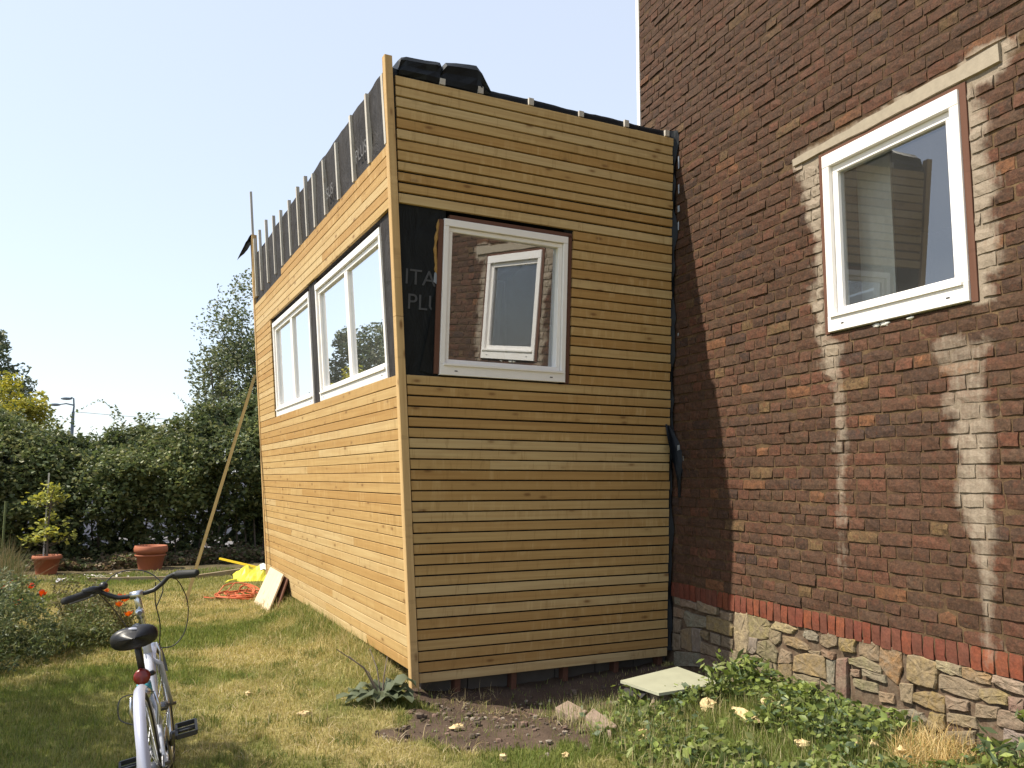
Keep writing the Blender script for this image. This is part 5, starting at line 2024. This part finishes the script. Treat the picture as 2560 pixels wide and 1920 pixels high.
def unproj(px, py, depth_y):
    d = fwd + rgt * ((px - 1280) / FOCAL) - upv * ((py - 960) / FOCAL)
    return Vector((0, 0, EYE)) + d * (depth_y / d.y)


for i, (px, dy, lab) in enumerate(POP):
    top = unproj(px[0], px[1], dy)
    r = random.Random(i)
    t = thing('poppy', lab, 'flower', (top.x, top.y, 0), 'orange red poppies in the flower bed')
    mb = MB()
    mb.tube([(top.x + r.uniform(-.05, .05), top.y + .03, 0), (top.x + r.uniform(-.03, .03), top.y, top.z * .6), tuple(top)], [.003, .003, .002], 4)
    mb.build('stem', M['stem'], t)
    for q in range(4):
        a = q * 1.571 + r.uniform(-.3, .3)
        d = Vector((math.cos(a), math.sin(a), 0))
        s_ = Vector((-math.sin(a), math.cos(a), 0))
        R_ = 0.047 * r.uniform(.8, 1.2) * (1.25 if i < 4 else 1)
        mb = MB()
        cc = (0.42, 0.07, 0.035) if i < 4 else (0.48, 0.11, 0.035)
        mb.add([top, top + d * R_ * .5 + s_ * R_ * .6 + V(0, 0, .4 * R_), top + d * R_ * .8 + s_ * R_ * .3 + V(0, 0, R_ * 1.1), top + d * R_ * .85 - s_ * R_ * .3 + V(0, 0, R_), top + d * R_ * .5 - s_ * R_ * .6 + V(0, 0, .4 * R_)], [(0, 1, 2), (0, 2, 3), (0, 3, 4)], None, cc)
        mb.build('petal', M['petal'], t, top)


# ================================================================= weeds at the right, broad leaved plant, straw
def weed_clump(name, label, base, rad, n, lsize, cols, seed, group=None, cat='weed', asp=.6):
    return shrub(name, label, cat, base, rad, n, lsize, cols, seed, group)


WG = 'leafy weeds along the stone plinth'
WC = [(0.145, 0.19, 0.045), (0.19, 0.235, 0.06), (0.23, 0.27, 0.075), (0.09, 0.125, 0.04), (0.20, 0.22, 0.085), (0.10, 0.14, 0.07)]
g = np.random.default_rng(61)
n = 15000
x, y = g.uniform(2.0, 3.88, n), g.uniform(2.4, 5.5, n)
dens = smooth(0.30, 0.62, fbm(x, y, .35, 64, 3)) * smooth(2.2, 3.1, x + (4.6 - y) * .35) * smooth(5.35, 4.9, y)
kp = (g.uniform(0, 1, n) < dens * 1.15) & ~((np.hypot((x - 3.72) / .26, (y - 3.42) / .22) < 1))
x, y = x[kp], y[kp]
hgt = (0.05 + .17 * fbm(x, y, .4, 66, 2) * smooth(2.4, 3.7, x))
z = gz(x, y) + .01 + hgt * g.uniform(.25, 1.0, len(x)) ** .7
sel_ = np.random.default_rng(65).uniform(0, 1, len(x)) < .72
v1 = leaves(np.stack([x, y, z], 1)[sel_], 0, .040 + .03 * vnoise(x[sel_], y[sel_], .3, 63)[:, None], WC, 67, .45, .58)
x2, y2 = x[::3], y[::3]
v2 = blades(x2, y2, hgt[::3] + .03, np.full(len(x2), .004), np.tile(np.array([[0.10, 0.13, 0.05]]), (len(x2), 1)), 68, .35)
tall = 8000
x3, y3 = g.uniform(2.3, 3.85, tall), g.uniform(3.0, 5.4, tall)
c3 = np.array([(0.20, 0.23, 0.07), (0.44, 0.38, 0.2), (0.16, 0.20, 0.055)])[g.integers(0, 3, tall)]
v3 = blades(x3, y3, g.uniform(.05, .17, tall), np.full(tall, .004), c3, 69, .55)
v, f, c = cat_([v1, v2, v3])
tag(np_mesh('weeds', v, f, M['leaf'], c), kind='stuff')
shrub('weed_plant', 'tall leafy weed against the stone plinth right of the green board', 'weed', (3.70, 4.93, 0.03), (.17, .17, .36), 520, .075, WC, 601, WG)
shrub('weed_plant', 'thin sprig growing over the corner of the green board', 'weed', (3.42, 4.90, 0.03), (.12, .1, .36), 170, .06, WC, 602, WG)
shrub('weed_plant', 'bright yellow green weed under the tall grey brown stone', 'weed', (3.72, 4.42, 0.04), (.14, .17, .22), 420, .045, [(0.17, 0.22, 0.045), (0.21, 0.25, 0.05)], 603, WG)
shrub('weed_plant', 'dark bramble clump in the lower right corner of the picture', 'weed', (3.62, 2.78, 0.12), (.26, .26, .34), 520, .075, WC + DARKG, 604, WG)
shrub('weed_plant', 'low nettle clump left of the straw heap', 'weed', (3.60, 3.86, 0.06), (.2, .22, .17), 420, .06, WC + DARKG, 605, WG)
shrub('weed_plant', 'small weed at the left end of the green board', 'weed', (2.82, 5.05, 0.0), (.07, .1, .2), 150, .05, WC, 606, WG)

g = np.random.default_rng(71)
n = 900
a, rr = g.uniform(0, 6.28, n), np.sqrt(g.uniform(0, 1, n))
x, y = 3.72 + .22 * rr * np.cos(a), 3.40 + .20 * rr * np.sin(a)
c = np.array([(0.55, 0.40, 0.17), (0.42, 0.29, 0.12), (0.62, 0.48, 0.25)])[g.integers(0, 3, n)]
v, f, c = blades(x, y, g.uniform(.07, .18, n), np.full(n, .004), c, 72, 2.6, gz(x, y) + g.uniform(0, .07, n))
tag(np_mesh('straw_heap', v, f, M['grassm'], c), 'heap of dry yellow straw at the foot of the stone plinth', 'straw', kind=None)

# broad leaved plant by the corner post
t = thing('broadleaf_plant', 'broad grey green leaved plant on the lawn at the foot of the corner post', 'plant', (1.33, 5.80, 0.03))
g = np.random.default_rng(81)
for i, (a, ln, wd, el) in enumerate([(3.3, .30, .10, .12), (3.7, .26, .09, .25), (2.9, .27, .10, .4), (4.3, .22, .10, .15), (5.0, .20, .11, .2), (5.7, .26, .13, .35), (6.2, .28, .14, .75), (.5, .24, .11, .5), (1.3, .2, .08, .5), (2.3, .22, .09, .55), (3.05, .36, .09, .05), (5.4, .3, .13, .08)]):
    ln *= .85
    d = Vector((math.cos(a), math.sin(a), 0))
    s_ = Vector((-math.sin(a), math.cos(a), 0))
    b = Vector((1.33, 5.80, gzf(1.33, 5.80) + .015))
    vs, fs = [], []
    m_ = 6
    for q in range(m_ + 1):
        tt = q / m_
        c_ = b + d * (ln * tt) + V(0, 0, math.sin(el) * ln * (tt * 1.5 - 1.05 * tt * tt) + .03 * math.sin(math.pi * tt) + .012 * math.sin(q * 1.9 + i))
        w = wd * 1.35 * math.sin(math.pi * min(1, tt * .80 + .14)) ** .6 * .5 * (.9 + .25 * math.sin(q * 3.1 + i * 1.7))
        wa = .016 * math.sin(q * 2.4 + i)
        vs += [c_ + s_ * w + V(0, 0, .018 + wa), c_, c_ - s_ * w + V(0, 0, .018 - wa)]
    for q in range(m_):
        for e in (0, 1):
            k_ = q * 3 + e
            fs.append((k_, k_ + 1, k_ + 4, k_ + 3))
    mb = MB()
    cc = (np.array((0.125, 0.145, 0.09)) * g.uniform(.8, 1.15)).tolist()
    mb.add(vs, fs, None, tuple(cc))
    mb.build('leaf', M['leaf'], t, b, smooth_=True)
mb = MB()
for (a, ln) in ((2.9, .42), (2.5, .34), (1.7, .36), (1.2, .3)):
    mb.tube([(1.33, 5.80, .03), (1.33 + .3 * ln * math.cos(a), 5.80 + .3 * ln * math.sin(a), .03 + ln * .55), (1.33 + .75 * ln * math.cos(a), 5.80 + .75 * ln * math.sin(a), .03 + ln * .85)], [.006, .005, .003], 5)
mb.build('stem', M['bark'], t)


# ================================================================= bicycle
S = 0.9401
psi, lam = math.radians(0.211), math.radians(11.287)
bd = Vector((math.sin(psi), math.cos(psi), 0))
br_ = Vector((math.cos(psi), -math.sin(psi), 0))
BX = br_ * math.cos(lam) + Vector((0, 0, math.sin(lam)))
BZ = -br_ * math.sin(lam) + Vector((0, 0, math.cos(lam)))
B0 = Vector((-0.0068, 4.4562, 0.0))
bike = thing('bicycle', 'white and silver city bicycle with black saddle standing on the lawn', 'bicycle', tuple(B0))


def bp(x, y, z):
    return B0 + BX * (x * S) + bd * (y * S) + BZ * (z * S)


STEER = math.radians(-3)


def st(x, y, z):
    """point on the steered front end"""
    px, py = 0.0, 0.37
    dx, dy = x - px, y - py
    return bp(px + dx * math.cos(STEER) - dy * math.sin(STEER), py + dx * math.sin(STEER) + dy * math.cos(STEER), z)


def T(fn, pts, r, name, mat, parent=bike, seg=10, smooth_=True):
    mb = MB()
    mb.tube([fn(*p) for p in pts], [q * S for q in r] if hasattr(r, '__len__') else r * S, seg)
    return mb.build(name, mat, parent, smooth_=smooth_)


def circle(fn, cy, cz, R, n=40, a0=0, a1=360, x=0.0):
    return [fn(x, cy + R * math.cos(math.radians(a)), cz + R * math.sin(math.radians(a))) for a in np.linspace(a0, a1, n)]


def wheel(name, fn, cy):
    cz, R = 0.34, 0.322
    mb = MB()
    mb.tube(circle(fn, cy, cz, R, 44), 0.019 * S, 8, cap=False)
    w = mb.build(name, M['rubber'], bike, smooth_=True)
    mb = MB()
    mb.tube(circle(fn, cy, cz, R - 0.024, 44), 0.011 * S, 6, cap=False)
    mb.build('rim', M['chrome'], w, smooth_=True)
    mb = MB()
    for i in range(28):
        a = math.radians(i * 360 / 28)
        s_ = 1 if i % 2 else -1
        a2 = a + s_ * .5
        mb.tube([fn(.028 * s_, cy + .025 * math.cos(a2), cz + .025 * math.sin(a2)), fn(0, cy + (R - .03) * math.cos(a), cz + (R - .03) * math.sin(a))], .0012, 4)
    mb.build('spoke', M['chrome'], w)
    mb = MB()
    mb.tube([fn(-.075, cy, cz), fn(-.035, cy, cz), fn(-.03, cy, cz), fn(.03, cy, cz), fn(.035, cy, cz), fn(.078, cy, cz)], [.008, .008, .024, .024, .008, .009], 10)
    mb.build('hub', M['steel'], w, smooth_=True)
    return w


wheel('rear_wheel', bp, -0.46)
wheel('front_wheel', st, 0.62)


def fender(name, fn, cy, R, w, a0, a1, mat, parent=bike):
    vs, fs = [], []
    cz = 0.34
    n, k_ = 26, 7
    for a in np.linspace(a0, a1, n):
        ar = math.radians(a)
        for q in range(k_):
            t = (q / (k_ - 1) - .5) * 2
            rr = R - 0.016 * t * t
            vs.append(fn(w / 2 * t, cy + rr * math.cos(ar), cz + rr * math.sin(ar)))
    for i in range(n - 1):
        for q in range(k_ - 1):
            b = i * k_ + q
            fs.append((b, b + 1, b + k_ + 1, b + k_))
    mb = MB()
    mb.add(vs, fs)
    return mb.build(name, mat, parent, smooth_=True)


fender('rear_fender', bp, -0.46, 0.372, 0.050, 62, 176, M['silver'])
fender('mud_flap', bp, -0.46, 0.370, 0.049, 176.5, 205, M['black'])
fender('front_fender', st, 0.62, 0.365, 0.056, 20, 200, M['silver'])
# frame: low step-through tube, seat tube, stays
fr = T(bp, [(0, .395, .70), (0, .33, .60), (0, .20, .42), (0, .08, .32), (0, 0, .29)], [.024, .025, .025, .024, .024], 'frame', M['bikewhite'])
T(bp, [(0, .40, .66), (0, .362, .82)], .023, 'head_tube', M['bikewhite'])
T(bp, [(0, 0, .27), (0, -.155, .66)], .019, 'seat_tube', M['bikewhite'])
for s_ in (-1, 1):
    T(bp, [(.012 * s_, -.14, .62), (.042 * s_, -.25, .54), (.056 * s_, -.46, .345)], [.011, .011, .009], 'seat_stay', M['bikewhite'])
    T(bp, [(.02 * s_, -.02, .285), (.05 * s_, -.25, .31), (.058 * s_, -.46, .335)], [.013, .012, .010], 'chain_stay', M['bikewhite'])
    T(st, [(.0, .405, .66), (.05 * s_, .43, .62), (.052 * s_, .50, .50), (.055 * s_, .62, .345)], [.014, .014, .013, .009], 'fork_blade', M['bikewhite'])
# rear brake arms with their wire, front brake
for s_ in (-1, 1):
    T(bp, [(.046 * s_, -.33, .49), (.062 * s_, -.345, .58), (.050 * s_, -.34, .645)], [.009, .008, .007], 'brake_arm', M['chrome'], seg=6)
    T(st, [(.05 * s_, .44, .60), (.06 * s_, .42, .68), (.045 * s_, .42, .74)], [.009, .008, .006], 'brake_arm', M['chrome'], seg=6)
T(bp, [(-.058, -.345, .64), (0, -.35, .665), (.05, -.34, .645)], .0028, 'brake_wire', M['steel'], seg=5)
# teal clamp, lamp and red reflector behind the seat tube
T(bp, [(0, -.16, .60), (0, -.185, .66)], .034, 'seat_clamp', M['tealp'])
mb = MB()
mb.tube([bp(0, -.225, .625), bp(0, -.26, .615)], [.030 * S, .026 * S], 12)
mb.build('rear_lamp', M['chrome'], bike, smooth_=True)
mb = MB()
c_ = bp(0.0, -.235, .705)
mb.lathe(c_, [(0.0, .012), (.026, .012), (.036, .006), (.037, -.01), (.03, -.02), (0, -.02)], 12, axis=tuple(-bd + Vector((0, 0, .12))))
mb.build('reflector', M['reflector'], bike, smooth_=True)
T(bp, [(.0, -.20, .70), (.05, -.205, .705), (.055, -.19, .70)], [.012, .014, .008], 'reflector_bracket', M['black'], seg=6)
# seat post and saddle
T(bp, [(0, -.15, .64), (0, -.215, .87)], [.017, .017], 'seat_post', M['black'])
vs, fs = [], []
nl, nw = 18, 20
for i in range(nl):                                         # closed padded body: wide rounded tail, narrow nose
    t = i / (nl - 1)
    y = -.36 + .30 * t
    w = .106 - (.106 - .024) * float(smooth(.22, .92, t))
    endr = math.sqrt(max(0.0, 1 - max(0, (.16 - t) / .16) ** 2)) * math.sqrt(max(0.0, 1 - max(0, (t - .92) / .08) ** 2))
    w *= max(endr, .06)
    th = (.056 - .030 * float(smooth(.1, .9, t))) * max(endr, .06)
    zc = .905 + .010 * float(smooth(.5, 1, t)) + .010 * (1 - float(smooth(0, .35, t)))
    for q in range(nw):
        a = 2 * math.pi * q / nw
        ca, sa = math.cos(a), math.sin(a)
        px = w * math.copysign(abs(ca) ** .8, ca)
        pz = th * math.copysign(abs(sa) ** .8, sa)
        dip = -.005 * math.exp(-(px / .03) ** 2) * (sa > 0) * (1 - t)
        vs.append(bp(px, y, zc + pz + dip))
for i in range(nl - 1):
    for q in range(nw):
        fs.append((i * nw + q, i * nw + (q + 1) % nw, (i + 1) * nw + (q + 1) % nw, (i + 1) * nw + q))
fs.append(tuple(range(nw)))
fs.append(tuple(reversed([(nl - 1) * nw + q for q in range(nw)])))
mb = MB()
mb.add(vs, fs)
sd = mb.build('saddle', M['vinyl'], bike, smooth_=True)
mb = MB()
mb.blob(bp(0.012, -.325, .951), (.034, .02, .008), 12, 6, 0)
mb.build('badge', M['greypad'], sd, smooth_=True)
# stem, handlebar
T(st, [(0, .365, .80), (0, .345, .92), (0, .335, .96)], [.0165, .016, .016], 'quill', M['chrome'])
mb = MB()
mb.tube([st(0, .345, .90), st(0, .335, .97), st(0, .31, 1.03)], [.019 * S, .020 * S, .017 * S], 10)
mb.lathe(st(0, .325, .935), [(0, .034), (.017, .034), (.022, .026), (.024, .0), (.02, -.01)], 12, axis=tuple(-bd))
mb.tube([st(-.032, .305, 1.035), st(.032, .305, 1.035)], .021 * S, 10)
sm = mb.build('stem', M['chrome'], bike, smooth_=True)
mb = MB()
mb.lathe(st(0, .325, .935), [(0, .037), (.011, .037), (.012, .033)], 10, axis=tuple(-bd))
mb.build('bolt_cap', M['steel'], sm)
HB = lambda s_: [(0, .305, 1.035), (.05 * s_, .305, 1.035), (.09 * s_, .303, 1.04), (.135 * s_, .298, 1.065), (.17 * s_, .292, 1.093), (.205 * s_, .275, 1.103), (.25 * s_, .235, 1.102)]
hb = None
mb = MB()
mb.tube([st(*p) for p in reversed(HB(-1))] + [st(*p) for p in HB(1)[1:]], .0125 * S, 10)
hb = mb.build('handlebar', M['black'], bike, smooth_=True)
for s_ in (-1, 1):
    mb = MB()
    mb.tube([st(.215 * s_, .266, 1.103), st(.22 * s_, .262, 1.103), st(.325 * s_, .165, 1.097), st(.33 * s_, .160, 1.097)], [.014 * S, .0185 * S, .0185 * S, .015 * S], 10)
    mb.build('grip', M['rubber'], hb, smooth_=True)
    mb = MB()
    mb.tube([st(.185 * s_, .285, 1.10), st(.20 * s_, .30, 1.085), st(.24 * s_, .30, 1.075), st(.31 * s_, .225, 1.072)], [.013 * S, .011 * S, .008 * S, .006 * S], 6)
    mb.build('brake_lever', M['steel'] if s_ < 0 else M['black'], hb, smooth_=True)
mb = MB()
mb.tube([st(-.165, .285, 1.10), st(-.20, .268, 1.115), st(-.245, .235, 1.118)], [.022 * S, .02 * S, .014 * S], 8)
mb.blob(st(-.150, .29, 1.122), (.022, .022, .02), 8, 5, .05)
mb.build('shifter', M['black'], hb, smooth_=True)
# cables
cb = [[(-.17, .30, 1.11), (-.10, .40, 1.16), (.0, .44, 1.155), (.08, .44, 1.11), (.125, .42, 1.03), (.075, .41, .93)],
      [(.19, .30, 1.09), (.215, .42, 1.03), (.235, .47, .90), (.20, .47, .76), (.13, .45, .695), (.055, .42, .705)],
      [(-.18, .31, 1.08), (-.135, .38, .98), (-.085, .39, .86), (-.04, .36, .74)],
      [(.10, .34, 1.075), (.075, .41, .96), (.08, .42, .84), (.06, .42, .72)]]


def spline(P, n=6):
    out = []
    P = [Vector(p) for p in P]
    for i in range(len(P) - 1):
        p0, p1, p2, p3 = P[max(i - 1, 0)], P[i], P[i + 1], P[min(i + 2, len(P) - 1)]
        for q in range(n):
            t = q / n
            out.append(.5 * ((2 * p1) + (p2 - p0) * t + (2 * p0 - 5 * p1 + 4 * p2 - p3) * t * t + (3 * p1 - p0 - 3 * p2 + p3) * t ** 3))
    out.append(P[-1])
    return out


for p in cb:
    mb = MB()
    mb.tube([st(*q) for q in spline(p)], .0031, 5)
    mb.build('cable', M['black'], bike)
mb = MB()
mb.tube([bp(*q) for q in spline([(-.02, -.1, .60), (-.10, -.28, .64), (-.115, -.32, .56), (-.06, -.34, .52)])], .0028, 5)
mb.build('cable', M['black'], bike)
# drive train
mb = MB()
mb.lathe(bp(.055, 0, .29), [(0, .004), (.085, .004), (.092, .0), (.085, -.004), (0, -.004)], 28, axis=tuple(BX))
cs_ = mb.build('chainring', M['steel'], bike)
T(bp, [(-.05, 0, .29), (.06, 0, .29)], .024, 'bottom_bracket', M['steel'])
for s_, dy, dz in ((1, -.138, .090), (-1, .138, -.090)):
    ck = T(bp, [(.068 * s_, 0, .29), (.085 * s_, dy, .29 + dz)], [.013, .011], 'crank', M['steel'], seg=8)
    T(bp, [(.085 * s_, dy, .29 + dz), (.20 * s_, dy, .29 + dz)], .008, 'pedal_axle', M['steel'], ck, 8)
    mb = MB()
    a, b = .105 * s_, .198 * s_
    for (p, q) in (((a, dy - .045), (b, dy - .045)), ((a, dy + .045), (b, dy + .045)), ((a, dy - .045), (a, dy + .045)), ((b, dy - .045), (b, dy + .045)), ((a, dy), (b, dy))):
        zz = .29 + dz
        tl = .35
        mb.bar(bp(p[0], p[1], zz + (p[1] - dy) * tl), bp(q[0], q[1], zz + (q[1] - dy) * tl), .012 * S, .022 * S)
    mb.build('pedal', M['black'], ck)
mb = MB()
mb.tube([bp(.052, 0, .376), bp(.05, -.25, .372), bp(.05, -.46, .372), bp(.05, -.495, .34), bp(.05, -.46, .304), bp(.05, -.25, .25), bp(.052, 0, .204)], .006 * S, 5)
mb.build('chain', M['steel'], bike)
T(bp, [(-.05, -.08, .26), (-.16, -.14, .03)], [.009, .008], 'kickstand', M['steel'])
T(bp, [(-.035, -.40, .40), (-.07, -.46, .34)], [.006, .006], 'fender_stay', M['steel'], seg=5)
